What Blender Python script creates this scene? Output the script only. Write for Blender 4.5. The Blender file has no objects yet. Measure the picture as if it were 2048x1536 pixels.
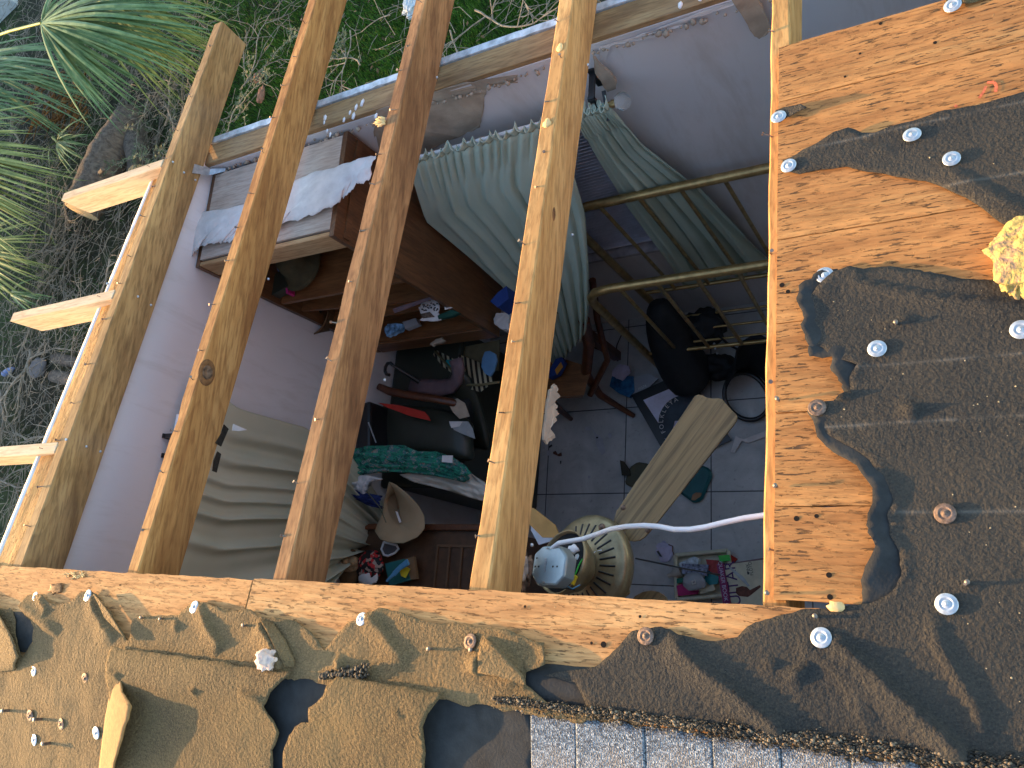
import bpy, bmesh, math, random
import numpy as np
from mathutils import Vector, Matrix, noise, geometry
random.seed(7); rng = np.random.RandomState(5)
S = bpy.context.scene; COL = S.collection
rad = math.radians
# ------------------------------------------------------------------ camera
R = np.array([[0.862508, -0.082616, -0.499254], [0.065364, -0.96013, 0.271804], [-0.501804, -0.267066, -0.82272]])
F = 1609.7
H = 4.296                      # camera height over the tiled floor
HR = 1.525                     # camera height over the rafters below it
T = 0.1408                     # roof slope
YR = -0.17                     # ridge line
cam = bpy.data.cameras.new('camera'); camo = bpy.data.objects.new('camera', cam); COL.objects.link(camo)
rt, dn, fw = Vector(R[:, 0]), Vector(R[:, 1]), Vector(R[:, 2])
m = Matrix((rt, -dn, -fw)).transposed().to_4x4(); m.translation = (0, 0, H); camo.matrix_world = m
cam.sensor_width = 36; cam.lens = F / 2048 * 36; cam.clip_end = 300; cam.clip_start = 0.05
S.camera = camo
# ------------------------------------------------------------------ light
SUN_EL, SUN_AZ = rad(11.5), (-1.0, -0.07)
W = bpy.data.worlds.new('World'); S.world = W; W.use_nodes = True
sk = W.node_tree.nodes.new('ShaderNodeTexSky'); sk.sky_type = 'NISHITA'; sk.sun_disc = False
sk.sun_elevation = SUN_EL; sk.sun_rotation = math.atan2(SUN_AZ[0], SUN_AZ[1]); sk.air_density = 1.0; sk.dust_density = 1.0
W.node_tree.links.new(sk.outputs[0], W.node_tree.nodes['Background'].inputs[0])
W.node_tree.nodes['Background'].inputs[1].default_value = 0.15
sun = bpy.data.lights.new('sun', 'SUN'); sun.energy = 2.4; sun.angle = rad(0.5); sun.color = (1.0, 0.58, 0.22)
so = bpy.data.objects.new('sun', sun); COL.objects.link(so)
sd = Vector((SUN_AZ[0], SUN_AZ[1], 0)).normalized() * math.cos(SUN_EL) + Vector((0, 0, math.sin(SUN_EL)))
so.rotation_euler = sd.to_track_quat('Z', 'Y').to_euler()
S.view_settings.view_transform = 'Standard'; S.view_settings.look = 'None'
S.view_settings.exposure = 2.2; S.view_settings.gamma = 1
S.cycles.max_bounces = 8; S.cycles.diffuse_bounces = 5
try: S.cycles.use_denoising = True
except Exception: pass

# ------------------------------------------------------------------ placing helpers
def ray(u, v): return R @ np.array([u - 1024.0, v - 768.0, F])
def Z(u, v, z):
    r = ray(u, v); return Vector(r * ((z - H) / r[2])) + Vector((0, 0, H))
def X(u, v, x):
    r = ray(u, v); return Vector(r * (x / r[0])) + Vector((0, 0, H))
def Y(u, v, y):
    r = ray(u, v); return Vector(r * (y / r[1])) + Vector((0, 0, H))
ZR0 = H - HR
def topz(y):                    # plane of the rafter tops, both slopes of the roof
    return ZR0 - T * y if y > YR else ZR0 - T * YR - 0.16 * (YR - y)
def rf(u, v, off=0.02):         # point of the roof surface
    r = ray(u, v); k = (-HR + off) / (r[2] + T * r[1]); p = Vector(r * k)
    if p.y < YR:
        c = ZR0 - T * YR - 0.16 * YR + off - H   # z = c + .16*y
        k = c / (r[2] - 0.16 * r[1]); p = Vector(r * k)
    return p + Vector((0, 0, H))
def L(a, b, t): return a + (b - a) * t

# ------------------------------------------------------------------ object helpers
def tag(o, label, cat, group=None):
    o['label'] = label; o['category'] = cat
    if group: o['group'] = group
    return o
def thing(name, label, cat, loc=(0, 0, 0), group=None):
    o = bpy.data.objects.new(name, None); COL.objects.link(o); o.location = loc; o.empty_display_size = .05
    return tag(o, label, cat, group)
class MB:
    def __init__(s): s.v = []; s.f = []; s.sm = []
    def add(s, vs, fs, smooth=False):
        n = len(s.v); s.v += [Vector(p) for p in vs]; s.f += [tuple(i + n for i in f) for f in fs]; s.sm += [smooth] * len(fs); return s
    def box(s, c, size, rot=None, ex=None, ey=None):
        c = Vector(c); h = [x / 2 for x in size]; M = rot if rot else Matrix.Identity(3)
        vs = [c + M @ Vector((sx * h[0], sy * h[1], sz * h[2])) for sz in (-1, 1) for sy in (-1, 1) for sx in (-1, 1)]
        return s.add(vs, [(0, 2, 3, 1), (4, 5, 7, 6), (0, 1, 5, 4), (2, 6, 7, 3), (0, 4, 6, 2), (1, 3, 7, 5)])
    def hexa(s, a, b):          # two quads of four points
        return s.add(list(a) + list(b), [(3, 2, 1, 0), (4, 5, 6, 7), (0, 1, 5, 4), (1, 2, 6, 5), (2, 3, 7, 6), (3, 0, 4, 7)])
    def prism(s, pts, d):       # flat outline extruded by vector d
        n = len(pts); d = Vector(d); a = [Vector(p) for p in pts]; b = [p + d for p in a]
        return s.add(a + b, [tuple(range(n))[::-1], tuple(range(n, 2 * n))] + [(i, (i + 1) % n, n + (i + 1) % n, n + i) for i in range(n)])
    def tube(s, path, r, n=10, cap=True, wob=0, flat=1.0):
        P = [Vector(p) for p in path]; rs = r if hasattr(r, '__len__') else [r] * len(P); vs = []; fs = []
        up = None
        for i, p in enumerate(P):
            d = (P[min(i + 1, len(P) - 1)] - P[max(i - 1, 0)]).normalized()
            if up is None: up = Vector((0, 0, 1)) if abs(d.z) < .9 else Vector((1, 0, 0))
            a = d.cross(up).normalized(); up = a.cross(d).normalized()
            for k in range(n):
                t = 2 * math.pi * k / n; q = rs[i] * (1 + (wob * noise.noise(p * 9 + Vector((math.cos(t), math.sin(t), 0)) * 1.5) if wob else 0))
                vs.append(p + a * math.cos(t) * q + up * math.sin(t) * q * flat)
        for i in range(len(P) - 1):
            for k in range(n):
                fs.append((i * n + k, i * n + (k + 1) % n, (i + 1) * n + (k + 1) % n, (i + 1) * n + k))
        s.add(vs, fs, True)
        if cap:
            m = len(P) - 1
            s.add(vs[:n], [tuple(range(n))]); s.add(vs[m * n:], [tuple(range(n))[::-1]])
        return s
    def lathe(s, prof, n=32, M=None, arc=1.0, smooth=True):   # prof [(r,z)]
        M = M or Matrix.Identity(4); vs = []; fs = []; c = len(prof)
        for k in range(n):
            t = 2 * math.pi * k / n
            for r, z in prof: vs.append(M @ Vector((r * math.cos(t), r * math.sin(t), z)))
        for k in range(n):
            for i in range(c - 1): fs.append((k * c + i, ((k + 1) % n) * c + i, ((k + 1) % n) * c + i + 1, k * c + i + 1))
        return s.add(vs, fs, smooth)
    def grid(s, P, smooth=True):  # P[i][j] points
        a, b = len(P), len(P[0]); vs = [q for row in P for q in row]
        return s.add(vs, [(i * b + j, i * b + j + 1, (i + 1) * b + j + 1, (i + 1) * b + j) for i in range(a - 1) for j in range(b - 1)], smooth)
    def lump(s, c, r, sub=3, amp=.3, sc=6, scale=(1, 1, 1), rot=None):
        bm = bmesh.new(); bmesh.ops.create_icosphere(bm, subdivisions=sub, radius=1); c = Vector(c); M = rot or Matrix.Identity(3)
        vs = []
        for v in bm.verts:
            d = v.co.normalized(); k = 1 + amp * noise.fractal(d * 1.7 + c * sc, 1, 2, 4)
            vs.append(c + M @ Vector((d.x * r * scale[0] * k, d.y * r * scale[1] * k, d.z * r * scale[2] * k)))
        s.add(vs, [tuple(v.index for v in f.verts) for f in bm.faces], True); bm.free(); return s
    def build(s, name, mat, parent=None, solid=0, bevel=0, sub=0, org=None):
        me = bpy.data.meshes.new(name); o = bpy.data.objects.new(name, me); COL.objects.link(o)
        base = Vector((0, 0, 0))
        if parent: 
            o.parent = parent; q = parent
            while q: base += q.location; q = q.parent
        elif org is not None: o.location = org; base = Vector(org)
        me.from_pydata([tuple(p - base) for p in s.v], [], s.f); me.update()
        for p, sm in zip(me.polygons, s.sm): p.use_smooth = sm
        if mat: me.materials.append(mat)
        if bevel:
            b = o.modifiers.new('bevel', 'BEVEL'); b.width = bevel; b.segments = 2; b.limit_method = 'ANGLE'
        if solid:
            b = o.modifiers.new('solid', 'SOLIDIFY'); b.thickness = solid; b.offset = 0
        if sub:
            b = o.modifiers.new('sub', 'SUBSURF'); b.levels = sub; b.render_levels = sub
        return o
def struct(o): o['kind'] = 'structure'; return o
def stuff(o): o['kind'] = 'stuff'; return o
def rotz(a): return Matrix.Rotation(a, 3, 'Z')
def frame(x, z):                # rotation with given x axis and approximate z axis
    x = Vector(x).normalized(); z = Vector(z); y = z.cross(x).normalized(); z = x.cross(y).normalized()
    return Matrix((x, y, z)).transposed()

# ------------------------------------------------------------------ materials
class NT:
    def __init__(s, name):
        s.m = bpy.data.materials.new(name); s.m.use_nodes = True; s.t = s.m.node_tree; s.b = s.t.nodes['Principled BSDF']
        s.tc = s.t.nodes.new('ShaderNodeTexCoord'); s.obj = s.tc.outputs['Object']
    def n(s, t, **k):
        o = s.t.nodes.new('ShaderNode' + t)
        for a, v in k.items(): setattr(o, a, v)
        return o
    def set(s, sock, v):
        if hasattr(v, 'links') or isinstance(v, bpy.types.NodeSocket): s.t.links.new(v, sock)
        else: sock.default_value = v if not isinstance(v, tuple) or len(v) != 3 or sock.type == 'VECTOR' else (*v, 1)
    def map(s, scale=(1, 1, 1), rot=(0, 0, 0), vec=None, loc=(0, 0, 0)):
        if rot[2]:              # turn first, then scale
            q = s.n('Mapping'); s.set(q.inputs[0], vec or s.obj); q.inputs['Rotation'].default_value = rot; vec = q.outputs[0]; rot = (0, 0, 0)
        o = s.n('Mapping'); s.set(o.inputs[0], vec or s.obj); o.inputs['Location'].default_value = loc; o.inputs['Rotation'].default_value = rot; o.inputs['Scale'].default_value = scale; return o.outputs[0]
    def noise(s, vec, scale=5, det=3, rough=.5, dist=0):
        o = s.n('TexNoise'); s.set(o.inputs['Vector'], vec); o.inputs['Scale'].default_value = scale; o.inputs['Detail'].default_value = det; o.inputs['Roughness'].default_value = rough; o.inputs['Distortion'].default_value = dist; return o.outputs['Fac']
    def vor(s, vec, scale=5, feat='F1', out='Distance'):
        o = s.n('TexVoronoi', feature=feat); s.set(o.inputs['Vector'], vec); o.inputs['Scale'].default_value = scale; return o.outputs[out]
    def wave(s, vec, scale, dist=0, det=2, dscale=1, dirn='X'):
        o = s.n('TexWave', bands_direction=dirn); s.set(o.inputs['Vector'], vec); o.inputs['Scale'].default_value = scale; o.inputs['Distortion'].default_value = dist; o.inputs['Detail'].default_value = det; o.inputs['Detail Scale'].default_value = dscale; return o.outputs['Fac']
    def ramp(s, fac, stops, mode='LINEAR'):
        o = s.n('ValToRGB'); s.set(o.inputs[0], fac); e = o.color_ramp.elements; o.color_ramp.interpolation = mode
        while len(e) < len(stops): e.new(.5)
        for i, (p, c) in enumerate(stops):
            e[i].position = p; e[i].color = (*c, 1) if isinstance(c, tuple) else (c, c, c, 1)
        return o.outputs[0]
    def mix(s, fac, a, b, mode='MIX'):
        o = s.n('Mix', data_type='RGBA', blend_type=mode); s.set(o.inputs[0], fac); s.set(o.inputs[6], a); s.set(o.inputs[7], b); return o.outputs[2]
    def math(s, op, a, b=0, c=0):
        o = s.n('Math', operation=op); s.set(o.inputs[0], a); s.set(o.inputs[1], b)
        if op in ('MULTIPLY_ADD', 'COMPARE', 'SMOOTH_MIN'): s.set(o.inputs[2], c)
        return o.outputs[0]
    def sep(s, vec=None):
        o = s.n('SeparateXYZ'); s.set(o.inputs[0], vec or s.obj); return o.outputs
    def bump(s, h, strength=.5, dist=.01, prev=None):
        o = s.n('Bump'); s.set(o.inputs['Height'], h); o.inputs['Strength'].default_value = strength; o.inputs['Distance'].default_value = dist
        if prev: s.t.links.new(prev, o.inputs['Normal'])
        return o.outputs[0]
    def fin(s, col=None, rough=.8, nrm=None, metal=0, spec=.3, **k):
        if col is not None: s.set(s.b.inputs['Base Color'], col)
        s.set(s.b.inputs['Roughness'], rough); s.b.inputs['Metallic'].default_value = metal; s.b.inputs['Specular IOR Level'].default_value = spec
        if nrm: s.t.links.new(nrm, s.b.inputs['Normal'])
        for a, v in k.items(): s.set(s.b.inputs[a], v)
        return s.m
def plain(name, col, rough=.7, metal=0, spec=.3, vary=.15, bump=0, scale=20, **k):
    n = NT(name); f = n.noise(n.obj, scale, 4, .6); d = tuple(c * (1 - vary) for c in col); e = tuple(min(1, c * (1 + vary)) for c in col)
    return n.fin(n.ramp(f, [(.3, d), (.7, e)]), rough, n.bump(n.noise(n.obj, scale * 6, 3), bump, .004) if bump else None, metal, spec, **k)
def timber(name, dark, mid, light, axis='Y', rot=0, grey=.0, stain=.5, rough=.75, fine=1.0, pits=0, spec=.25, seed=0, rings=7):
    n = NT(name); st = {'X': (1, 9, 9), 'Y': (9, 1, 9), 'Z': (9, 9, 1)}[axis]
    v = n.map(st, (0, 0, rot), loc=(seed, seed * .7, seed * 1.3))
    g = n.noise(v, 1.5 * fine, 5, .6, .6); g2 = n.noise(n.map(tuple(s * 6 for s in st), (0, 0, rot), loc=(seed, 2, 3)), 2.2 * fine, 3, .6)
    lw = n.noise(n.map({'X': (.55, 5, 5), 'Y': (5, .55, 5), 'Z': (5, 5, .55)}[axis], (0, 0, rot), loc=(seed + 4, seed, 2)), 1.1, 2, .45, .25)
    w = n.math('FRACT', n.math('MULTIPLY', lw, rings * 2.4))
    c = n.ramp(g, [(.28, dark), (.5, mid), (.75, light)])
    c = n.mix(n.ramp(w, [(.0, .0), (.5, .08), (.9, .40 if not pits else .30), (1.0, .06)]), c, dark)
    c = n.mix(n.ramp(g2, [(.36, .5), (.54, 0.0)]), c, tuple(x * .6 for x in dark))
    big = n.noise(n.map((2.2, 2.2, 2.2) if axis != 'Y' else (3, 1.1, 3), (0, 0, rot), loc=(seed * 3, 1, 5)), 1.3, 4, .6, .4)
    if stain: c = n.mix(n.ramp(big, [(.42, 0.0), (.68, stain)]), c, tuple(x * .55 for x in dark))
    if grey: c = n.mix(n.ramp(n.noise(n.map((1.5, 1.5, 1.5), loc=(seed, 8, 1)), 2, 3), [(.45, 0.0), (.7, grey)]), c, (.30, .29, .27))
    h = n.math('ADD', n.math('MULTIPLY', g2, .6), n.math('MULTIPLY', w, .4))
    if pits:
        p = n.noise(n.map(tuple(s * 9 if s == 1 else s * 6.5 for s in st), (0, 0, rot), loc=(seed, 4, 4)), 3.4, 4, .6, .2)
        pm = n.ramp(p, [(.583, 0.0), (.618, 1.0)]); reg = n.ramp(n.noise(n.obj, 4.5, 3), [(.38, 0.0), (.56, 1.0)])
        pm = n.math('MULTIPLY', pm, reg); c = n.mix(n.math('MULTIPLY', pm, pits * .85), c, (.05, .032, .022)); h = n.math('SUBTRACT', h, n.math('MULTIPLY', pm, 1.4))
        sp = n.ramp(n.noise(n.map((70, 95, 80)), 2.4, 2), [(.68, 0.0), (.74, 1.0)])
        c = n.mix(n.math('MULTIPLY', sp, .5), c, light); h = n.math('ADD', h, n.math('MULTIPLY', sp, .4))
    return n.fin(c, rough, n.bump(h, .8 if pits else .35, .007 if pits else .003), 0, spec)
def felt_mat(name, base, warm, gran=1.0, chalk=True, seed=0):
    n = NT(name)
    a = n.noise(n.map((1, 1, 1), loc=(seed, 0, 0)), 260, 3, .7); b = n.noise(n.obj, 110, 3, .6); g = n.noise(n.obj, 5, 4, .6)
    c = n.ramp(a, [(.33, tuple(x * .45 for x in base)), (.52, base), (.72, warm)])
    c = n.mix(n.ramp(g, [(.35, 0.0), (.72, .55)]), c, warm)
    chips = n.ramp(n.vor(n.obj, 85), [(.028, 1.0), (.045, 0.0)]); keep = n.ramp(n.noise(n.obj, 40, 2), [(.56, 0.0), (.62, 1.0)])
    c = n.mix(n.math('MULTIPLY', n.math('MULTIPLY', chips, keep), .6), c, (.42, .34, .22))
    if chalk:
        y = n.math('ADD', n.sep()[1], n.math('MULTIPLY', n.noise(n.obj, 3, 2), .012))
        for y0 in (-.105, .17, .42, .67, .92, .055):
            d = n.math('ABSOLUTE', n.math('SUBTRACT', y, y0)); ln = n.ramp(d, [(.0015, .5), (.0045, 0.0)])
            ln = n.math('MULTIPLY', ln, n.ramp(n.noise(n.obj, 14, 3), [(.4, 0.1), (.65, .8)]))
            c = n.mix(ln, c, (.30, .10, .06) if y0 == .42 else (.22, .2, .17))
    h = n.math('ADD', n.math('MULTIPLY', a, .35 * gran), n.math('MULTIPLY', b, .9 * gran))
    return n.fin(c, .85, n.bump(h, .75, .0085 * gran), 0, .3)
def shingle_mat():
    n = NT('grey shingle granules'); c = n.vor(n.obj, 330, out='Color'); v = n.sep(c)[0]
    k = n.ramp(v, [(0, (.05, .06, .075)), (.35, (.11, .13, .155)), (.65, (.19, .22, .25)), (1, (.38, .41, .43))])
    k = n.mix(n.ramp(n.noise(n.obj, 7, 3), [(.5, 0.0), (.75, .45)]), k, (.42, .35, .28))
    return n.fin(k, .85, n.bump(n.vor(n.obj, 330), .8, .004), 0, .3)
def wall_mat():
    n = NT('lavender wall paint'); f = n.noise(n.obj, 2, 3); c = n.ramp(f, [(.3, (.57, .55, .56)), (.7, (.65, .625, .635))])
    d = n.ramp(n.noise(n.obj, 26, 2), [(.69, 0.0), (.72, .5)]); c = n.mix(d, c, (.6, .59, .62))
    st = n.ramp(n.noise(n.map((5, 5, 1.2)), 1.7, 5, .7, .4), [(.52, 0.0), (.72, .45)]); c = n.mix(st, c, (.42, .37, .33))
    return n.fin(c, .55, n.bump(n.noise(n.obj, 120, 2), .12, .003), 0, .4)
def tile_mat():
    n = NT('grey floor tile'); x, y, z = n.sep(); ln = []
    for s_, o_ in ((x, -2.312), (y, .697)):
        fr = n.math('FRACT', n.math('DIVIDE', n.math('SUBTRACT', s_, o_ - 20 * .507), .507)); ln.append(n.math('ABSOLUTE', n.math('SUBTRACT', fr, .5)))
    e = n.math('MAXIMUM', ln[0], ln[1]); gr = n.ramp(e, [(.4935, 0.0), (.4955, 1.0)])
    c = n.ramp(n.noise(n.obj, 6, 5, .65, .5), [(.3, (.33, .335, .335)), (.55, (.44, .445, .445)), (.75, (.54, .545, .54))])
    c = n.mix(n.ramp(n.noise(n.obj, 45, 3), [(.62, 0.0), (.75, .5)]), c, (.16, .16, .17))
    c = n.mix(gr, c, (.045, .045, .05))
    return n.fin(c, .45, n.bump(n.math('SUBTRACT', n.math('MULTIPLY', n.noise(n.obj, 30, 3), .3), gr), .4, .003), 0, .4)
def ground_mat():
    n = NT('lawn soil'); g = n.noise(n.obj, .8, 5, .65); f = n.noise(n.obj, 14, 5, .7)
    c = n.ramp(f, [(.3, (.012, .020, .006)), (.5, (.028, .045, .011)), (.7, (.05, .075, .02))])
    b = n.ramp(f, [(.3, (.010, .011, .006)), (.55, (.026, .024, .013)), (.75, (.06, .05, .03))])
    return n.fin(n.mix(n.ramp(g, [(.44, 0.0), (.58, .9)]), c, b), .95, n.bump(f, .8, .05))
def leafy(name, a, b, c, sc=3, trans=0.0, rough=.55):
    n = NT(name); f = n.noise(n.obj, sc, 4, .7); oi = n.n('ObjectInfo').outputs['Random']
    k = n.ramp(f, [(.3, a), (.5, b), (.72, c)])
    return n.fin(k, rough, None, 0, .35)
def bark_mat(name='bark', a=(.07, .055, .042), b=(.20, .165, .13), st=(14, 14, 3)):
    n = NT(name); f = n.noise(n.map(st), 2.2, 5, .7, .3)
    return n.fin(n.ramp(f, [(.32, a), (.68, b)]), .9, n.bump(f, .8, .03))
def cloth_mat(name, a, b, sc=3, rough=.85, **k):
    n = NT(name); f = n.noise(n.obj, sc, 3)
    return n.fin(n.ramp(f, [(.3, a), (.7, b)]), rough, n.bump(n.noise(n.obj, 400, 2), .15, .002), 0, .2, **k)
def paisley_mat():
    n = NT('green paisley print'); c = n.sep(n.vor(n.map(loc=(0, 0, 0)), 42, out='Color'))[0]; d = n.noise(n.obj, 55, 3, .6, 1.5)
    k = n.ramp(n.math('MULTIPLY_ADD', d, .7, n.math('MULTIPLY', c, .3)), [(.30, (.01, .05, .05)), (.42, (.02, .16, .11)), (.52, (.03, .28, .17)), (.60, (.05, .10, .16)), (.68, (.30, .36, .28)), (.75, (.24, .06, .04))])
    return n.fin(k, .8, n.bump(n.noise(n.obj, 50, 3), .3, .004))

FR = []
M_raf = [timber('rafter pine %d' % i, d, mm, l, 'Y', 0, g, s_, seed=i * 3.1) for i, (d, mm, l, g, s_) in enumerate([
    ((.17, .09, .034), (.38, .22, .085), (.54, .34, .14), .1, .2), ((.24, .09, .026), (.48, .23, .072), (.62, .34, .12), .0, .2),
    ((.15, .065, .028), (.38, .19, .078), (.54, .30, .13), .0, .55), ((.34, .16, .05), (.58, .32, .115), (.72, .44, .18), .0, .15),
    ((.34, .16, .05), (.56, .30, .10), (.68, .42, .17), .0, .1)])]
M_look = timber('pale lookout pine', (.50, .34, .20), (.66, .50, .32), (.76, .62, .43), 'X', 0, .2, .12, seed=9)
M_plate = timber('plate pine', (.20, .11, .05), (.38, .23, .10), (.5, .33, .16), 'X', 0, .15, .3, seed=4)
M_gplate = timber('split orange gable timber', (.36, .17, .05), (.58, .31, .10), (.72, .45, .18), 'Y', 0, 0, .2, pits=.7, seed=5)
M_deck = timber('weathered roof board', (.31, .125, .042), (.56, .26, .086), (.68, .38, .145), 'X', 0, 0, .28, pits=1.0, seed=1, rings=9, spec=.15)
M_deck2 = timber('lower roof board', (.42, .19, .07), (.62, .32, .125), (.76, .46, .20), 'X', 0, 0, .18, pits=.75, seed=6, rings=9, spec=.15)
M_case = timber('varnished brown shelf wood', (.075, .032, .013), (.13, .057, .022), (.19, .088, .034), 'Z', 0, 0, .2, rough=.4, spec=.45, seed=2)
M_casex = timber('varnished shelf board', (.12, .045, .015), (.20, .085, .03), (.28, .13, .05), 'X', 0, 0, .2, rough=.4, spec=.45, seed=3)
M_casetop = timber('pale top rail wood', (.30, .16, .07), (.42, .25, .12), (.52, .34, .18), 'X', 0, 0, .1, seed=8)
n = NT('oak blade veneer'); v = n.map((1.2, 30, 8), (0, 0, rad(-52))); g = n.noise(v, 2.6, 4, .6, .3); w = n.noise(n.map((.8, 20, 4), (0, 0, rad(-52))), 1.7, 3, .6, 1.2)
M_oak = n.fin(n.mix(n.ramp(g, [(.38, .7), (.5, 0.0)]), n.ramp(w, [(.34, (.14, .10, .055)), (.40, (.24, .165, .078)), (.7, (.31, .22, .105))]), (.10, .072, .036)), .4, n.bump(g, .2, .002), 0, .3)
M_chair = timber('dark red chair wood', (.06, .018, .008), (.11, .035, .014), (.16, .055, .02), 'Z', 0, 0, .1, rough=.35, spec=.5)
M_wall = wall_mat(); M_tile = tile_mat(); M_ground = ground_mat(); M_shingle = shingle_mat()
M_feltR = felt_mat('dark roofing felt', (.030, .0285, .026), (.062, .052, .039), 1.15, True)
M_feltL = felt_mat('sun-toned tan roofing felt', (.165, .108, .048), (.29, .19, .085), 1.7, False, 3)  # roofing felt with the warm glow of grazing sun coloured in as tan
M_cap = felt_mat('brown starter felt', (.13, .083, .036), (.225, .15, .062), 1.6, False, 5)
M_under = plain('smooth black felt and shade', (.025, .026, .026), .8, vary=.3, bump=.25, scale=30)  # black felt tone that also carries the shade in gaps between torn sheets
M_galv = plain('galvanised cap', (.47, .50, .53), .42, .7, .5, .25, .1, 60)
M_rust = plain('rusty steel', (.17, .115, .085), .55, .5, .4, .6, .3, 90)
M_nail = plain('nail steel', (.22, .18, .15), .5, .8, .4, .2)
M_brass = plain('worn brass tube', (.40, .27, .11), .34, .75, .5, .35, .03, 25)
M_gyp = plain('exposed gypsum and tan backing paper', (.36, .29, .22), .9, vary=.22, bump=.4, scale=12)
M_paper = plain('torn white paper', (.58, .55, .54), .85, vary=.14, bump=.25, scale=14)
M_white = plain('white paint', (.76, .76, .77), .5, vary=.06)
M_black = plain('black padded nylon', (.012, .013, .015), .7, vary=.3, bump=.1)
M_blackg = plain('black gloss', (.010, .010, .011), .3, vary=.3, spec=.5)
M_curt = cloth_mat('sage green curtain', (.37, .44, .36), (.46, .53, .44), 3)
M_curtl = cloth_mat('olive green curtain', (.40, .40, .30), (.49, .48, .37), 3)
M_blind = plain('white blind slat', (.60, .62, .72), .5)
M_bark = bark_mat('grey bark', (.06, .048, .038), (.19, .155, .125)); M_cut = plain('cut log end', (.52, .36, .19), .8, vary=.25, bump=.2, scale=15)
M_twig = bark_mat('dead twig', (.11, .095, .072), (.37, .315, .245), (5, 5, 5))
M_frond = leafy('blue green palm frond', (.05, .10, .03), (.10, .18, .06), (.20, .28, .10), 6)
M_frondy = leafy('yellow green palm frond', (.09, .12, .02), (.20, .23, .045), (.36, .36, .09), 6)
M_grass = leafy('grass blades', (.02, .07, .006), (.05, .15, .012), (.10, .22, .03), 4)
M_brown = leafy('dead leaf litter', (.03, .022, .012), (.075, .055, .03), (.17, .125, .075), 9, rough=.9)
M_leaf = leafy('small olive leaves', (.03, .045, .012), (.08, .10, .035), (.22, .24, .12), 30)
M_fan = plain('antique gold enamel', (.27, .22, .125), .34, .45, .5, .35)
M_jbox = plain('zinc junction box', (.36, .44, .47), .42, .5, .5, .08, .05, 40)
M_cable = plain('white cable jacket', (.78, .78, .80), .4, vary=.05)
M_cyan = plain('light blue plastic', (.10, .30, .52), .4); M_teal = plain('teal plastic', (.01, .20, .22), .4); M_red = plain('red card', (.38, .025, .015), .6)
M_pink = plain('magenta card', (.40, .02, .14), .6); M_purple = plain('purple print', (.075, .03, .13), .7); M_green = plain('bright green plastic', (.03, .40, .04), .4)
M_yel = plain('yellow plastic', (.62, .50, .03), .5); M_cream = plain('cream paper', (.52, .50, .38), .7); M_blue = plain('blue print', (.012, .035, .16), .6)
M_olive = plain('olive vinyl', (.085, .085, .055), .6, bump=.2); M_tealv = plain('teal vinyl', (.012, .095, .105), .45, bump=.2)
M_hat = cloth_mat('tan straw felt', (.30, .215, .125), (.38, .28, .17), 8); M_darkolive = plain('dark olive leather', (.022, .026, .018), .4, spec=.5, bump=.05)
M_bask = timber('wicker', (.09, .045, .02), (.15, .08, .035), (.22, .12, .06), 'X', 0, 0, .1, fine=3)
n = NT('yellow insulation foam'); f = n.noise(n.obj, 16, 5, .65, 1.2); M_ins = n.fin(n.ramp(f, [(.36, (.24, .16, .13)), (.47, (.48, .34, .11)), (.6, (.60, .47, .14)), (.75, (.66, .58, .32))]), .95, n.bump(n.math('ADD', f, n.noise(n.obj, 90, 4)), .8, .012)); M_insp = plain('pale pink insulation wool', (.66, .50, .42), .85, vary=.25, bump=.6, scale=60)
M_mauve = plain('mauve padded vinyl', (.16, .105, .115), .5); M_lav = plain('pale lilac paper', (.45, .43, .58), .6)
M_flesh = plain('ivory plastic', (.52, .45, .38), .5); M_net = plain('white mesh cloth', (.5, .5, .5), .8); M_grey = plain('grey silver card', (.30, .32, .33), .4, .2)
n = NT('clear bulb glass'); M_glass = n.fin((.9, .9, .88), .03, None, 0, .5, **{'Transmission Weight': .9, 'IOR': 1.3})
n = NT('clear blister plastic'); M_clear = n.fin((.60, .63, .68), .18, None, 0, .5, **{'Transmission Weight': .55, 'IOR': 1.25})
n = NT('window glass'); M_wglass = n.fin((.05, .06, .07), .08, None, 0, .5)
M_amber = plain('knot wood', (.17, .075, .027), .7, vary=.5, bump=.5, scale=60); M_splint = plain('fresh splintered pine', (.74, .50, .22), .7, vary=.2, bump=.3)

# ================================================================== STRUCTURE
WY, WX = 1.76, -2.80            # inner faces of eave wall and gable wall
mb = MB(); g = 60
P = [[Vector((-30 + 60 * i / g, -14 + 60 * j / g, -.3 + .03 * noise.noise(Vector((i, j, 0)) * .7))) for j in range(g + 1)] for i in range(g + 1)]
struct(mb.grid(P).build('ground', M_ground))
mb = MB(); mb.box((-.6, -.35, -.06), (4.6, 4.4, .12)); struct(mb.build('floor', M_tile))

def wall(name, label, boxes, mat=M_wall):
    t = thing(name, label, 'wall', (boxes[0][0][0], boxes[0][0][1], 0))
    b = MB()
    for c, s_ in boxes: b.box(c, s_)
    b.build('wall_surface', mat, t); return t
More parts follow.
